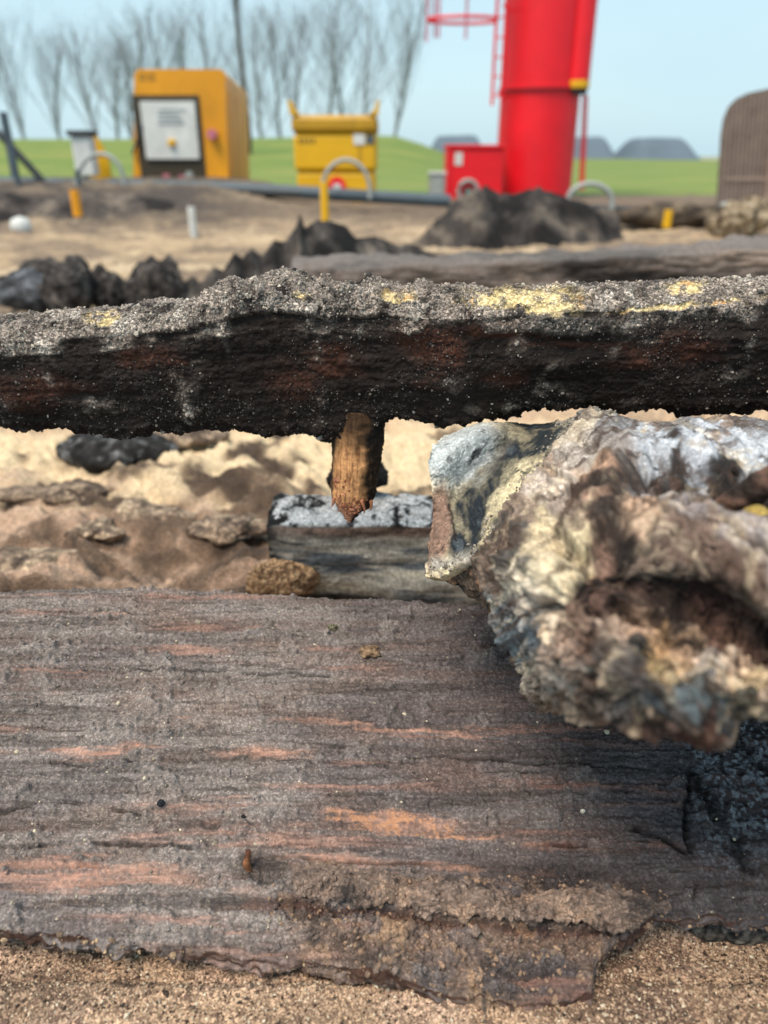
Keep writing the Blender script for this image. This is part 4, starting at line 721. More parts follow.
# dark jagged clods beyond the beam at left
for i, (x, y, Y, w, h, lb) in enumerate([(8, 305, 3.6, 50, 26, 'dark clod cut off by the left edge beyond the beam'), (30, 312, 3.3, 80, 34, 'wide blue-grey peat block at left beyond the beam'), (62, 315, 3.15, 48, 50, 'upright black peat clod at left beyond the beam'), (103, 312, 3.3, 40, 38, 'small pointed black clod between two larger ones'), (152, 318, 3.2, 60, 54, 'pointed grey-black clod left of the jagged ridge'), (36, 282, 4.3, 44, 18, 'dark crumbled clod behind the blue-grey peat block')]):
    cl = (C(100, 104, 112, .55), C(60, 60, 64, .5), C(150, 156, 164, .6)) if i == 1 else peat
    clod_px('peat_clod', lb, x, y, Y, w, h, .10, 60 + i * 4, colors=cl, nv=50, nu=70, spiky=.5, group='peat clods beyond the beam')
def ridge(name, label, cat, rt, Yp, cols, seed, wid=.75, base=.12, rough=.03, nu=420, nv=110):
    pxr = np.linspace(rt[0][0], rt[-1][0], nu); Yr_ = pw(pxr, Yp); vv = np.linspace(-1, 1, nv)[:, None]
    tp = PY(pxr, pw(pxr, rt), Yr_); ztop_ = np.maximum(tp[:, 2], -.02); xr_ = tp[:, 0]
    endf = np.minimum(1, np.minimum(np.arange(nu), np.arange(nu)[::-1]) / 18.)
    YY = Yr_[None] + vv * (base + wid * np.maximum(ztop_, .02))[None]; XX = xr_[None] * (1 + .5 * (YY / Yr_[None] - 1)); q = np.stack([XX, YY], -1) / (Yr_.mean() / 3.8)
    e = (1 - np.abs(vv) ** 1.3)
    ZZ = np.where(e > 0, ztop_[None] * endf[None], 0) * e - .10 * (1 - e) - .12 * (1 - endf[None]) + rough * (1 - np.abs(vv)) ** .5 * (fbm(q, 9, 4, seed) + .8 * fbm(q, 26, 4, seed + 2, gain=.6)) * (1 - .6 * e ** 8)
    Gr = np.stack([XX, YY, ZZ], -1); w = fbm(Gr / (Yr_.mean() / 3.8), 9, 4, seed + 4); col = np.broadcast_to(cols[0], Gr.shape).copy(); col = mixc(col, cols[1], sst(-.05, .3, w)); col = mixc(col, cols[2], sst(.1, .4, -w))
    return tag(mesh_obj(name, Gr, gfaces(nv, nu), M_soil, col=col), label, cat)
ridge('peat_ridge', 'dark jagged ridge of dug peat climbing towards the yellow stake, beyond the black beam', 'peat ridge',
      [(110, 314), (128, 300), (140, 304), (150, 290), (162, 296), (178, 288), (192, 276), (200, 282), (213, 266), (223, 270), (234, 251), (243, 258), (252, 249), (262, 254), (274, 239), (286, 242), (296, 226), (300, 213), (305, 228), (318, 220), (330, 221), (345, 225), (356, 237), (375, 236), (392, 244), (410, 243), (430, 252), (462, 262)],
      [(110, 3.2), (230, 3.5), (310, 3.9), (462, 4.7)], (C(84, 78, 75, .72), C(46, 42, 42, .55), C(136, 126, 116, .75)), 3)
ridge('peat_heap', 'dark mound of peat in front of the red box and casing', 'peat heap',
      [(385, 252), (405, 244), (420, 236), (440, 221), (452, 205), (462, 200), (472, 190), (486, 187), (498, 195), (520, 192), (538, 187), (552, 192), (566, 199), (590, 206), (612, 213), (632, 226)],
      [(385, 6.6), (632, 7.4)], (C(80, 74, 72, .7), C(44, 40, 40, .55), C(126, 116, 106, .75)), 11, wid=1.1, base=.2, rough=.10, nu=320, nv=90)
ridge('soil_heap', 'long dark heap of dug soil at the far left below the pipe', 'soil heap',
      [(-70, 196), (0, 191), (30, 197), (60, 194), (100, 192), (150, 198), (190, 203), (215, 213), (245, 224)],
      [(-70, 9.0), (245, 9.4)], (C(98, 90, 86, .7), C(58, 53, 52, .6), C(140, 128, 116, .75)), 17, wid=1.2, base=.25, rough=.05, nu=300, nv=80)
for i, (x, y, Y, w, h, lb) in enumerate([(752, 234, 7.2, 56, 32, 'straw-coloured clod in front of the ribbed hood'), (690, 226, 8.2, 120, 20, 'brown soil hump left of the ribbed hood')]):
    clod_px('sand_hump', lb, x, y, Y, w, h, .25, 150 + i * 5, colors=ctan if i != 1 else (C(124, 108, 92, .6), C(84, 74, 66, .5), C(160, 144, 120, .6)), nv=60, nu=90, mat=M_sand, jag=.7, freq=12)
# ================================================================== MACHINES AND SITE EQUIPMENT
class MB:
    def __init__(s): s.v, s.f = [], []
    def add(s, v, f): o = len(s.v); s.v += [tuple(map(float, p)) for p in v]; s.f += [tuple(i + o for i in q) for q in f]; return s
    def box(s, o, ax, ay, az, bev=0.0):
        """o: corner, three edge vectors; bevelled by cutting the corner columns"""
        o, ax, ay, az = map(lambda q: np.array(q, float), (o, ax, ay, az)); lx, ly = np.linalg.norm(ax), np.linalg.norm(ay); b = min(bev, .45 * lx, .45 * ly)
        if b <= 0: base = [o, o + ax, o + ax + ay, o + ay]
        else:
            ux, uy = ax / lx * b, ay / ly * b
            base = [o + ux, o + ax - ux, o + ax + uy, o + ax + ay - uy, o + ax + ay - ux, o + ay + ux, o + ay - uy, o + uy]
        n = len(base); zl = np.linalg.norm(az); uz = az / zl * min(b, .3 * zl)
        c = sum(base) / n; ins = [p + (c - p) / max(np.linalg.norm(c - p), 1e-6) * b * .8 for p in base]
        if b <= 0: v = base + [p + az for p in base]; rings = 2
        else: v = ins + [p + uz for p in base] + [p + az - uz for p in base] + [p + az for p in ins]; rings = 4
        f = [tuple(range(n))[::-1], tuple(range(n * (rings - 1), n * rings))]
        for r in range(rings - 1): f += [(r * n + i, r * n + (i + 1) % n, (r + 1) * n + (i + 1) % n, (r + 1) * n + i) for i in range(n)]
        return s.add(v, f)
    def tube(s, pts, r, n=10):
        p = np.array(pts, float); t = np.gradient(p, axis=0); t /= np.linalg.norm(t, axis=1, keepdims=True); v = []
        rr = np.broadcast_to(np.asarray(r, float), (len(p),))
        for q, d, ri in zip(p, t, rr):
            ref = np.array([0, 0, 1.]) if abs(d[2]) < .9 else np.array([1., 0, 0]); a = np.cross(d, ref); a /= np.linalg.norm(a); b_ = np.cross(d, a)
            v += [q + ri * (math.cos(k * 2 * math.pi / n) * a + math.sin(k * 2 * math.pi / n) * b_) for k in range(n)]
        m = len(p); f = [tuple(range(n)), tuple(range((m - 1) * n, m * n))[::-1]]
        for i in range(m - 1): f += [(i * n + k, (i + 1) * n + k, (i + 1) * n + (k + 1) % n, i * n + (k + 1) % n) for k in range(n)]
        return s.add(v, f)
    def lathe(s, c, prof, n=48):
        v = [(c[0] + r * math.cos(2 * math.pi * k / n), c[1] + r * math.sin(2 * math.pi * k / n), c[2] + z) for r, z in prof for k in range(n)]; m = len(prof)
        f = [tuple(range(n))[::-1], tuple(range((m - 1) * n, m * n))]
        for i in range(m - 1): f += [(i * n + k, i * n + (k + 1) % n, (i + 1) * n + (k + 1) % n, (i + 1) * n + k) for k in range(n)]
        return s.add(v, f)
    def build(s, name, mat, parent=None, smooth=False, **kw):
        o = mesh_obj(name, np.array(s.v), s.f, mat, parent, smooth=smooth)
        return tag(o, **kw) if kw else o
def shade_auto(o, ang=40):
    me = o.data; me.polygons.foreach_set('use_smooth', [True] * len(me.polygons)); me.set_sharp_from_angle(angle=R(ang)); return o

# face frame: map (s,t) in metres on a facade to world
def frame(FL, FR, top):
    FL, FR = np.array(FL), np.array(FR); u = FR - FL; u[2] = 0; w = np.linalg.norm(u); u /= w; n = np.array([u[1], -u[0], 0]); return FL, u, n, w, top - FL[2]

# --- yellow container 1
yz = 13.0
FL, FR = PY(131, 186, yz), PY(228, 186, yz); FL[2] = FR[2] = .02; FRb = PY(238, 186, 17.5)
topz = PY(131, 69, yz)[2]; O, u, n_, w, h = frame(FL, FR, topz); back = -n_ * 4.2 + np.array([FRb[0] - FR[0], 0, 0]) * .55
TL, TR_ = PY(134, 69, yz), PY(225, 70, yz)
def fp(s, t, e=0): return (O + u * s * w) * (1 - t) + np.array([TL[0] + (TR_[0] - TL[0]) * s, O[1] + u[1] * s * w, topz]) * t + n_ * e
T1 = thing('container', 'tall orange-yellow steel container with a white panel on its front, at left', 'container', O)
shade_auto((lambda q: MB().add([q(0, 0, 0), q(1, 0, 0), q(1, .96, 0), q(.96, 1, 0), q(.04, 1, 0), q(0, .96, 0), q(0, 0, 1), q(1, 0, 1), q(1, .96, 1), q(.96, 1, 1), q(.04, 1, 1), q(0, .96, 1)], [(0, 1, 2, 3, 4, 5), (11, 10, 9, 8, 7, 6)] + [(i, i + 6, (i + 1) % 6 + 6, (i + 1) % 6) for i in range(6)]))(lambda a, b_, c_: fp(a, b_) + back * c_).build('body', M_yellow, T1), 30)
MB().box(fp(.105, .08, .016), u * .67 * w, -n_ * .014, (0, 0, .735 * h), .26).build('doorway', plain('dark_interior', C(58, 52, 40), .8), T1)
wp = MB().box(fp(.145, .345, .06), u * .545 * w, -n_ * .035, (0, 0, .425 * h), .12).build('front_panel', M_white, T1)
pr_ = MB()
for k in range(4): pr_.box(fp(.27 + .01 * (k % 2), .60 + .032 * k, .066), u * (.27 - .03 * (k % 3)) * w, -n_ * .003, (0, 0, .016 * h))
pr_.build('printed_lines', plain('print_grey', C(150, 158, 162), .6), wp)
MB().lathe((*fp(.42, .47, .062)[:2], fp(0, .47)[2] - .06), [(.0, 0), (.06, .02), (.06, .09), (0, .11)], 12).build('yellow_sticker', M_yellow2, wp)
MB().tube([fp(.0, .38, .05), fp(.10, .60, .06)], .02, 8).build('stay_rod', M_dark, T1)
MB().tube([fp(.85, .53, .0), fp(.85, .53, .12)], .07, 14).build('warning_lamp', M_pink, T1)
for sx, sy, m in ((.36, .20, M_pink), (.52, .19, M_pink), (.60, .22, M_pale)):
    MB().tube([fp(sx, sy, .0), fp(sx, sy, .12)], .06, 14).build('pipe_coupling', m, T1)
MB().tube([fp(.20, .20, .04), fp(.25, .12, .06), fp(.26, .02, .06)], .022, 8).build('cable', M_dark, T1)
MB().tube([fp(.62, .20, .04), fp(.66, .12, .06), fp(.64, .02, .06)], .03, 8).build('cable', M_dark, T1)
lt = MB(); M_ink = plain('faded_print', C(120, 92, 40), .7)
for k, x in enumerate((.07, .115, .16, .205)):
    lt.box(fp(x, .915, .004), u * .012 * w, -n_ * .003, (0, 0, .055 * h))
    if k != 1: lt.box(fp(x + .013, .955, .004), u * .018 * w, -n_ * .003, (0, 0, .014 * h)); lt.box(fp(x + .013, .917, .004), u * .018 * w, -n_ * .003, (0, 0, .013 * h))
lt.build('lettering', M_ink, T1)
side = (back / np.linalg.norm(back)); sn = np.cross(side, (0, 0, 1.)); sn = sn if sn[0] > 0 else -sn
for k in range(4): MB().box(fp(1, .08) + back * (.08 + .23 * k) - sn * .01, back * .19, sn * .03, fp(1, .86) - fp(1, .08), .05).build('side_panel', M_yellow, T1)

def fp(s, t, e=0): return O + u * s * w + np.array([0, 0, t * h]) + n_ * e
# --- yellow tank 2
FL, FR = PY(296, 194, 12.2), PY(377, 194, 12.2); FL[2] = FR[2] = .0; topz = PY(300, 115, 12.2)[2]; O, u, n_, w, h = frame(FL, FR, topz); bk2 = -n_ * 1.6
T2 = thing('container', 'smaller yellow steel tank with raised corner lugs, left of the red casing', 'container', O)
MB().box(fp(.02, 0, 0), u * .96 * w, bk2, (0, 0, .40 * h), .05).build('lower_body', M_yellow2, T2)
MB().box(fp(.0, .405, .03), u * w, bk2 - n_ * .03, (0, 0, .40 * h), .05).build('upper_body', M_yellow2, T2)
MB().box(fp(-.015, .81, .07), u * 1.03 * w, bk2 - n_ * .07, (0, 0, .19 * h), .06).build('rim', plain('yellow_dark_rim', C(206, 156, 20, .75), .5), T2)  # rim in a darker yellow than the tank body
for s0, dr in ((-.02, -1), (.95, 1)):
    a = fp(s0, 1.0, .07); v = []
    for e in (0, -.25):
        v += [a + n_ * e + u * q * w + np.array([0, 0, zz * h]) for q, zz in ([(0, 0), (.11, 0), (.05, .06), (.02, .14), (-.03, .15)] if dr < 0 else [(-.05, 0), (.07, 0), (.085, .15), (.05, .15), (.02, .05)])]
    MB().add(v, [(0, 1, 2, 3, 4), (9, 8, 7, 6, 5)] + [(i, i + 5, (i + 1) % 5 + 5, (i + 1) % 5) for i in range(5)]).build('corner_lug', M_yellow2, T2)
MB().box(fp(.72, .69, .045), u * .14 * w, -n_ * .012, (0, 0, .11 * h)).build('sign', M_white, T2)
MB().box(fp(.875, .70, .045), u * .09 * w, -n_ * .012, (0, 0, .09 * h)).build('data_plate', M_gun, T2)
rs = MB().tube([fp(.51, .24, .0), fp(.51, .24, .03)], .13, 20).build('round_sticker', M_red, T2)
MB().box(fp(.465, .20, .034), u * .09 * w, -n_ * .003, (0, 0, .07 * h)).build('sticker_centre', M_white, rs)
lt = MB()
for k in range(4): lt.box(fp(.06 + .055 * k, .70, .035), u * .03 * w, -n_ * .003, (0, 0, .06 * h))
lt.build('lettering', M_ink, T2)
MB().box(fp(.79, .45, .04), u * .012 * w, -n_ * .012, (0, 0, .22 * h)).build('handle', M_ink, T2)

# --- red casing with ladder, boiler box
cz = 14.5; cL, cR = PY(500, 192, cz), PY(579, 192, cz); cc_ = (cL + cR) / 2; rad = (cR[0] - cL[0]) / 2; base = np.array([cc_[0], cz + rad, 0.0])
TR = thing('steel_casing', 'tall red steel casing pipe with a dark joint ring, rising out of view', 'casing pipe', base)
zj = PY(540, 88, cz)[2]
shade_auto(MB().lathe(base, [(rad * .99, -.3), (rad * .99, zj - .03)], 72).build('lower_casing', M_red, TR))
shade_auto(MB().lathe(base, [(rad * 1.0, zj + .05), (rad * 1.06, 7.)], 72).build('upper_casing', M_red, TR))
shade_auto(MB().lathe(base, [(rad * .97, zj - .035), (rad * 1.05, zj - .03), (rad * 1.05, zj - .005), (rad * .97, zj)], 72).build('joint_ring', plain('dark_red', C(120, 12, 24), .6), TR))
shade_auto(MB().lathe(base, [(rad * .97, zj), (rad * 1.035, zj + .005), (rad * 1.035, zj + .055), (rad * .97, zj + .06)], 72).build('flange', M_red, TR))
sp_ = PY(581, 80, cz); rp = .20; spc = np.array([sp_[0] - .0, base[1] - rad * .62, PY(581, 80, cz)[2]])
shade_auto(MB().lathe(spc, [(rp, 0), (rp * 1.1, 5.4)], 36).build('side_pipe', M_red, TR))
shade_auto(MB().lathe(spc - np.array([0, 0, .12]), [(rp * .9, 0), (rp * 1.04, .02), (rp * 1.04, .12), (rp * .9, .14)], 36).build('pipe_collar', M_yellow2, TR))
shade_auto(MB().lathe(spc - np.array([0, 0, .20]), [(rp * .8, 0), (rp * .95, .08)], 30).build('pipe_foot', M_dark, TR))
for k, x in enumerate((587, 584)):
    a = PY(x, 95, cz + .5); b_ = PY(x - 4, 190, cz + .5); MB().tube([a, b_], .022, 8).build('drain_pipe', M_red, TR)
# ladder and cage
la, lb_ = PY(492, 104, cz), PY(497, -60, cz)
for off in (0, .17):
    v = np.array([off, .0, 0]); MB().tube([la + v + np.array([0, 0, -.02 + .2 * off]), np.array([la[0] + v[0], la[1], 6.5])], .026, 8).build('ladder_rail', M_red, TR)
for k in range(17): z_ = la[2] + .12 + .28 * k; MB().tube([(la[0], la[1], z_), (la[0] + .17, la[1], z_)], .013, 6).build('ladder_rung', M_red, TR)
def cage(z_): 
    c = np.array([la[0] - .52, la[1] - .05, z_]); return [c + np.array([.52 * math.cos(a), .34 * math.sin(a), 0]) for a in np.linspace(-1.45, 1.45 * 1 + 2 * math.pi - 2.9, 2)] , c
for z_ in (PY(460, 20, cz)[2], PY(460, 20, cz)[2] + .95, PY(460, 20, cz)[2] + 1.9):
    c = np.array([la[0] - .52, la[1] + .0, z_]); MB().tube([c + np.array([.60 * math.cos(a), .36 * math.sin(a), 0]) for a in np.linspace(.5, 2 * math.pi - .5, 28)], .026, 8).build('cage_hoop', M_red, TR)
for a, yb_ in ((math.pi, 42), (math.pi * .78, 36), (math.pi * 1.25, 40), (math.pi * 1.5, 42)):
    c = np.array([la[0] - .52 + .60 * math.cos(a), la[1] + .36 * math.sin(a), 0]); z0 = PY(460, yb_, cz)[2]; MB().tube([(c[0], c[1], z0), (c[0], c[1], 6.3)], .022, 6).build('cage_bar', M_pink, TR)
for z_ in (la[2] + .15, la[2] + 1.4): MB().tube([(la[0] + .1, la[1], z_), (base[0] - rad * .9, base[1] - .1, z_)], .02, 6).build('ladder_bracket', M_red, TR)
# box
O = PY(446, 196, 14.0); O[2] = 0; FR = PY(502, 196, 14.0); topz = PY(446, 148, 14)[2]; O, u, n_, w, h = frame(O, np.array([FR[0], FR[1], 0]), topz)
RB = thing('red_cabinet', 'low red steel box at the left foot of the red casing', 'steel box', O)
MB().box(O, u * w, -n_ * .7, (0, 0, h), .03).build('body', M_red, RB)
MB().box(fp(-.02, 1.0, .03), u * 1.04 * w, -n_ * .76, (0, 0, .05), .01).build('lid', M_red, RB)
MB().box(fp(.0, .0, .02), u * .06 * w, -n_ * .03, (0, 0, h)).build('corner_post', M_red, RB)
MB().box(fp(.13, .68, .012), u * .14 * w, -n_ * .012, (0, 0, .24 * h), .03).build('sticker', M_white, RB)
hp = MB().tube([fp(.38 + .17 * math.cos(a), .20 + .20 * math.sin(a), .05) for a in np.linspace(0, 2 * math.pi, 20)], .035, 8).build('hose_ring', M_pale, RB)
MB().tube([fp(.40, .16, .0), fp(.40, .16, .1)], .07, 14).build('valve', M_teal, hp)

# --- ribbed brown hood at the right edge
hy = 9.5
a = PY(717, 212, hy); topP = PY(768, 92, hy); hz = PY(768, 90, hy)[2]; x0 = a[0]; zb = -.02
HD = thing('ribbed_hood', 'grey-brown ribbed steel hood with a rounded shoulder, cut off by the right edge', 'steel hood', (x0, hy, zb))
prof = [(0, 0), (0, .35), (.0, .68), (.02, .80), (.07, .885), (.15, .94), (.28, .98), (.5, 1.01), (1.0, 1.05), (1.6, 1.05), (1.6, 0)]; hh = hz - zb
V = [];
for e in (0, 1.1): V += [(x0 + p + e * x0 / hy + .05 * (e > 0) - .12 * q * hh, hy + e, zb + q * hh) for p, q in prof]
k = len(prof); shade_auto(MB().add(V, [tuple(range(k))[::-1], tuple(range(k, 2 * k))] + [(i, (i + 1) % k, (i + 1) % k + k, i + k) for i in range(k)]).build('shell', M_rust, HD), 50)
for i in range(22):
    x = .012 + .024 * i; top_ = float(np.interp(x, [p for p, _ in prof[2:9]], [q for _, q in prof[2:9]])) * hh - .015
    MB().box((x0 + x, hy - .012, zb), (.013, 0, 0), (0, .02, 0), (-.12 * top_, 0, top_)).build('rib', M_rust2 if i % 2 else M_rust, HD)
MB().box((x0 + .55, hy - .05, zb + .05), (.30, 0, 0), (0, .06, 0), (-.12 * hh, 0, hh * .93), .02).build('edge_plate', M_rust2, HD)
MB().box((x0 + .02, hy - .02, zb + .34 * hh), (.52, 0, 0), (0, .02, 0), (0, 0, .03)).build('weld_strip', M_rust2, HD)

# --- pipes, hoses, hoops, posts
def pipe(name, label, cat, pts, r, mat, n=12, parent=None):
    p = catmull(np.array([PY(*q) for q in pts]), max(24, 8 * len(pts))); return shade_auto(MB().tube(p, r, n).build(name, mat, parent, label=label, cat=cat), 60)
pipe('hose', 'thick blue-grey pipe lying on the soil bank across the left background', 'pipe', [(-60, 181, 10.6), (60, 185, 10.5), (160, 187, 10.4), (260, 190, 10.3), (360, 196, 10.2), (450, 201, 10.2)], .075, M_gun)
pipe('hose', 'second thinner dark hose running just behind the thick blue-grey pipe', 'hose', [(-60, 189, 10.35), (80, 190, 10.3), (200, 190, 10.25), (300, 194, 10.2)], .035, M_dark)
pipe('hose', 'thin black hose running along the grass edge at right', 'hose', [(560, 207, 10.4), (640, 210, 10.3), (720, 212, 10.2), (800, 214, 10.1)], .045, M_dark)
def hoop(label, x0, x1, yb, yt, Y, r, mat=M_pale):
    c = (x0 + x1) / 2; rx = (x1 - x0) / 2; pts = [(c - rx * math.cos(a), yb - 6 - (yb - 6 - yt) * math.sin(a), Y) for a in np.linspace(0, math.pi, 9)]
    pipe('conduit_hoop', label, 'conduit', [(x0, yb + 2, Y)] + pts + [(x1, yb + 2, Y)], r, mat)
hoop('pale arched conduit in front of the smaller yellow tank', 322, 370, 197, 160, 10.0, .026)
hoop('pale arched conduit beside the grey electric box at left', 77, 124, 190, 154, 10.2, .026)
hoop('pale arched conduit at the right foot of the red casing', 568, 612, 207, 184, 9.8, .032)
def post(name, label, cat, x, yt, yb, Y, r, mat, n=10):
    a, b_ = PY(x, yt, Y), PY(x, yb, Y); b_ = np.array([a[0], a[1], b_[2] - .06]); return MB().tube([b_, a], r, n).build(name, mat, smooth=False, label=label, cat=cat)
post('marker_stake', 'bright yellow stake standing in the peat ridge before the smaller tank', 'stake', 324, 182, 232, 6.0, .030, M_yellow2)
post('marker_stake', 'short white post on the sand at left', 'post', 191, 207, 238, 7.6, .035, M_white)
post('marker_tag', 'short yellow tag on the dark soil bank at left', 'tag', 74, 190, 210, 8.0, .045, M_yellow)
post('marker_tag', 'small yellow tag on the soil at right under the black hose', 'tag', 669, 210, 221, 7.8, .04, M_yellow2)
post('conduit_post', 'thin grey upright conduit at the far left edge', 'conduit', 10, 140, 184, 10.2, .035, M_gun)
post('conduit_post', 'grey upright conduit under the electric box at left', 'conduit', 77, 170, 192, 10.1, .03, M_gun)
pb = PY(22, 232, 8.0); shade_auto(MB().lathe(pb, [(.0, -.06), (.07, -.03), (.105, .05), (.08, .12), (.0, .15)], 20).build('marker_ball', M_white, label='round white ball lying on the soil at the far left', cat='ball'), 60)
pb = PY(728, 212, 9.4); shade_auto(MB().lathe(pb, [(.0, -.06), (.10, -.03), (.13, .05), (.09, .10), (.0, .12)], 20).build('plastic_bag', M_pale, label='crumpled pale plastic bag at the foot of the ribbed hood', cat='bag'), 60)
pipe('rail', 'slanting dark steel rail at the far left edge', 'rail', [(-10, 126, 10.4), (6, 141, 10.4), (42, 180, 10.4)], .045, M_dark)
post('rail_post', 'dark post end standing at the far left edge', 'post', 3, 112, 186, 10.7, .05, M_gun)
# electric box
O = PY(76, 176, 11.5); FR = PY(95, 176, 11.5); topz = PY(76, 136, 11.5)[2]; O, u, n_, w, h = frame(O, FR, topz)
EB = thing('electric_box', 'pale grey electric cabinet with a dark lid at left, beside the yellow barrier', 'electric box', np.array([O[0], O[1], .0]))
MB().box(O, u * w, -n_ * .22, (0, 0, h), .02).build('cabinet', M_white, EB)
MB().box(fp(-.12, 1.0, .04), u * 1.24 * w, -n_ * .30, (0, 0, .07), .01).build('lid', M_dark, EB)
MB().box(fp(.3, -.6, -.05), u * .2 * w, -n_ * .08, (0, 0, .6 * h)).build('stand', M_gun, EB)
O = PY(93, 186, 12.0); FR = PY(112, 186, 12.0); topz = PY(93, 131, 12.0)[2]; O, u, n_, w, h = frame(O, FR, topz)
YB = thing('barrier', 'narrow yellow barrier panel leaning behind the grey electric box', 'barrier', np.array([O[0], O[1], O[2]]))
fr = MB().add([fp(0, 0), fp(1, 0), fp(1, .5), fp(.45, 1), fp(0, 1), fp(0, 0, -.05), fp(1, 0, -.05), fp(1, .5, -.05), fp(.45, 1, -.05), fp(0, 1, -.05)], [(0, 1, 2, 3, 4), (9, 8, 7, 6, 5)] + [(i, i + 5, (i + 1) % 5 + 5, (i + 1) % 5) for i in range(5)]).build('panel', M_yellow2, YB)
MB().box(fp(-.05, 0, .03), u * .08 * w, -n_ * .1, (0, 0, h)).build('upright', M_yellow2, YB)
MB().box(fp(.3, -.02, .05), u * .5 * w, -n_ * .3, (0, 0, .08)).build('foot', M_dark, YB)
O = PY(429, 200, 12.6); FR = PY(445, 200, 12.6); O[2] = FR[2] = 0; O, u, n_, w, h = frame(O, FR, PY(430, 174, 12.6)[2])
WB = thing('grey_tub', 'pale grey plastic tub left of the red steel box', 'tub', O)
MB().box(O, u * w, -n_ * .3, (0, 0, h), .03).build('tub', M_pale, WB); MB().box(fp(-.05, 1, .02), u * 1.1 * w, -n_ * .34, (0, 0, .03)).build('rim', M_white, WB)

# ================================================================== FAR HEAPS
for i, (xl, xr, yt, yb, Y, lb) in enumerate([(425, 500, 134, 150, 150, 'dark covered heap on the horizon behind the red steel box'), (560, 634, 135, 158, 160, 'dark covered heap on the horizon right of the red casing'), (636, 722, 136, 156, 150, 'dark flat-topped covered heap on the horizon before the ribbed hood')]):
    a, b_ = PY(xl, yb, Y), PY(xr, yb, Y); zt = PY(xl, yt, Y)[2]; z0 = min(a[2], 0) - .5; W_ = b_[0] - a[0]; nu, nv = 60, 16; U, Vv = np.meshgrid(np.linspace(0, 1, nu), np.linspace(0, 1, nv))
    prof_ = np.minimum(sst(0, .28, U), 1 - sst(.74, 1, U)) * np.minimum(sst(0, .4, Vv), 1 - sst(.6, 1, Vv)); X_ = a[0] + U * W_; Y_ = Y + Vv * 30
    Z_ = z0 + (zt - z0) * prof_ + .25 * fbm(np.stack([X_, Y_], -1), .25, 3, i) * prof_; o = mesh_obj('covered_heap', np.stack([X_, Y_, Z_], -1), gfaces(nv, nu), M_haze_grey); tag(o, lb, 'heap', 'covered heaps on the horizon')

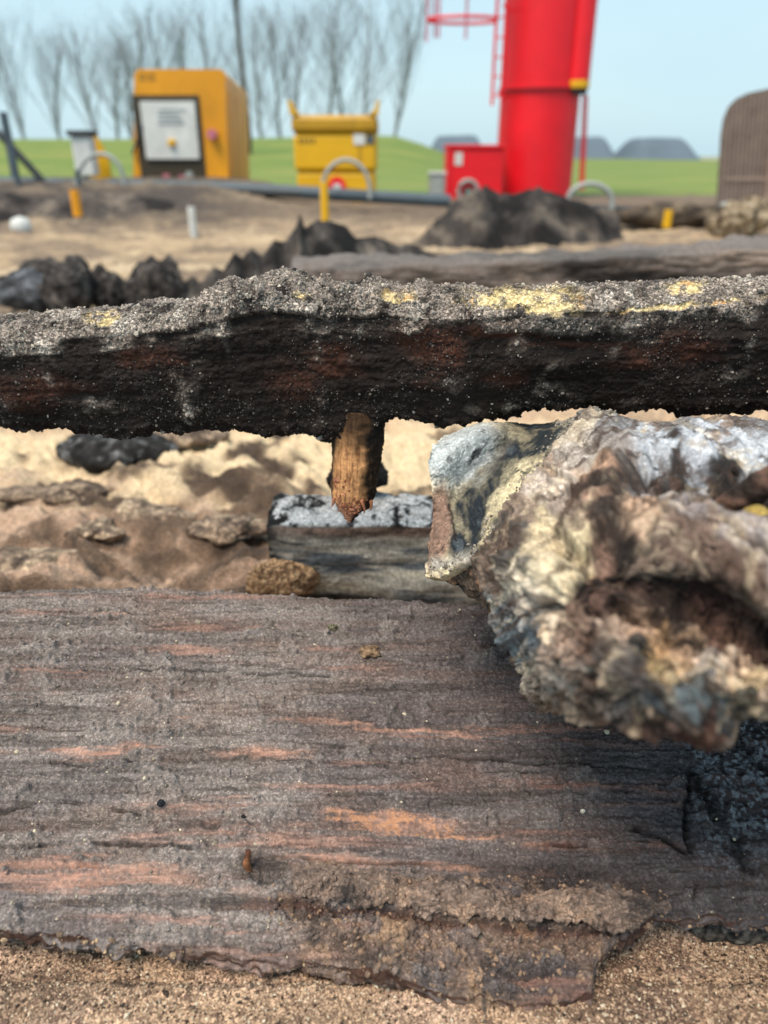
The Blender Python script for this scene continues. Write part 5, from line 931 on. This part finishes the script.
# ================================================================== TREES (bare poplars)
def tree(label, px, ytop, Y, seed, spread=.36, mat=M_hazy_bark, r0=.2, dens=1.0, ybase=146, fork=.10):
    rs = np.random.default_rng(seed); b0 = PY(px, ybase, Y); zt = PY(px, ytop, Y)[2]; Ht = zt - b0[2]; b0[2] -= .6
    t = thing('bare_tree', label, 'tree', b0, 'bare trees on the dike')
    tr, cr = MB(), MB()
    def br(mb, p, d, L, r, n, k, depth):
        pts = [p]; q = p.copy(); dd = d.copy()
        for i in range(k):
            dd = dd + rs.normal(0, .05, 3) + np.array([0, 0, .015 * (depth > 0)]); dd /= np.linalg.norm(dd); q = q + dd * L / k; pts.append(q)
        mb.tube(pts, np.linspace(r, r * (.35 if depth else .45), k + 1), n); return pts, dd
    spread *= rs.uniform(.7, 1.6); zz = np.array([0, 0, 1.]); pts, _ = br(tr, b0 * 1.0, zz + rs.normal(0, .02, 3) * (fork < .5) + np.array([.07 * (fork > .5), 0, 0]), Ht * .9, r0, 7, 8, 0)
    pts = np.array(pts)
    nb_ = int(26 * dens)
    for i in range(nb_):
        s = fork + (1 - fork) * (i / nb_) ** 1.1 * .95; p = np.array([np.interp(s * 8, range(9), pts[:, j]) for j in range(3)]); az = rs.uniform(0, 6.28)
        tilt = spread * rs.uniform(.6, 1.3); d = np.array([math.cos(az) * tilt, math.sin(az) * tilt, 1.]); d /= np.linalg.norm(d); L = Ht * (1 - s) * rs.uniform(.6, .95) + Ht * .08
        q, _ = br(cr, p, d, L, r0 * .27 * (1 - .5 * s), 5, 5, 1); q = np.array(q)
        for j in range(int(6 * dens)):
            s2 = rs.uniform(.15, .98); p2 = np.array([np.interp(s2 * 5, range(6), q[:, c]) for c in range(3)]); az = rs.uniform(0, 6.28); d2 = d + np.array([math.cos(az), math.sin(az), .25]) * .42; d2 /= np.linalg.norm(d2)
            q2, _ = br(cr, p2, d2, L * rs.uniform(.2, .42), r0 * .07, 3, 3, 2); q2 = np.array(q2)
            for k in range(2):
                p3 = q2[rs.integers(1, 4)]; d3 = d2 + rs.normal(0, .4, 3); d3 /= np.linalg.norm(d3); br(cr, p3, d3, L * rs.uniform(.08, .2), r0 * .05, 3, 2, 3)
    tr.build('trunk', mat, t, smooth=True); cr.build('crown', mat, t, smooth=True)
    return t
for i, (x, yt, Y, sp_t, lb) in enumerate([
    (-6, 40, 92, .30, 'bare tree cut off by the left edge of the picture'), (26, 18, 95, .26, 'bare tree above the slanting dark rail'), (60, 34, 98, .26, 'slim bare tree left of the grey electric box'), (100, 22, 95, .34, 'bare tree directly above the yellow barrier panel'),
    (133, 36, 97, .30, 'bare tree showing at the left edge of the taller container'), (172, 6, 95, .28, 'bare tree rising behind the middle of the taller container'), (212, 2, 96, .28, 'bare tree rising behind the right half of the taller container'), (262, 4, 94, .26, 'bare tree just right of the dark slender trunk'),
    (298, -8, 95, .26, 'bare tree above the left lug of the smaller tank'), (330, -16, 92, .26, 'tall bare tree rising behind the middle of the smaller tank'), (362, -14, 90, .30, 'tall bare tree rising behind the right lug of the smaller tank'), (118, 30, 101, .30, 'faint bare tree left of the taller container, set back behind its neighbours'), (150, 14, 90, .24, 'bare tree above the left half of the roof of the taller container'), (192, 16, 100, .34, 'faint bare tree over the middle of the roof of the taller container'), (282, 8, 99, .3, 'faint bare tree between the two yellow containers'), (346, 2, 100, .3, 'faint bare tree above the right half of the smaller tank'), (393, -20, 88, .36, 'broad bare tree right of the smaller tank, nearest the red ladder')]):
    tree(lb, x, yt - 14, Y, 300 + i * 3, sp_t * 1.65, ybase=147, dens=1.1)
tree('dark slender tree trunk rising past the top of the picture behind the taller container', 248, -70, 42, 411, .22, M_trunk, .16, .5, ybase=150, fork=.62)
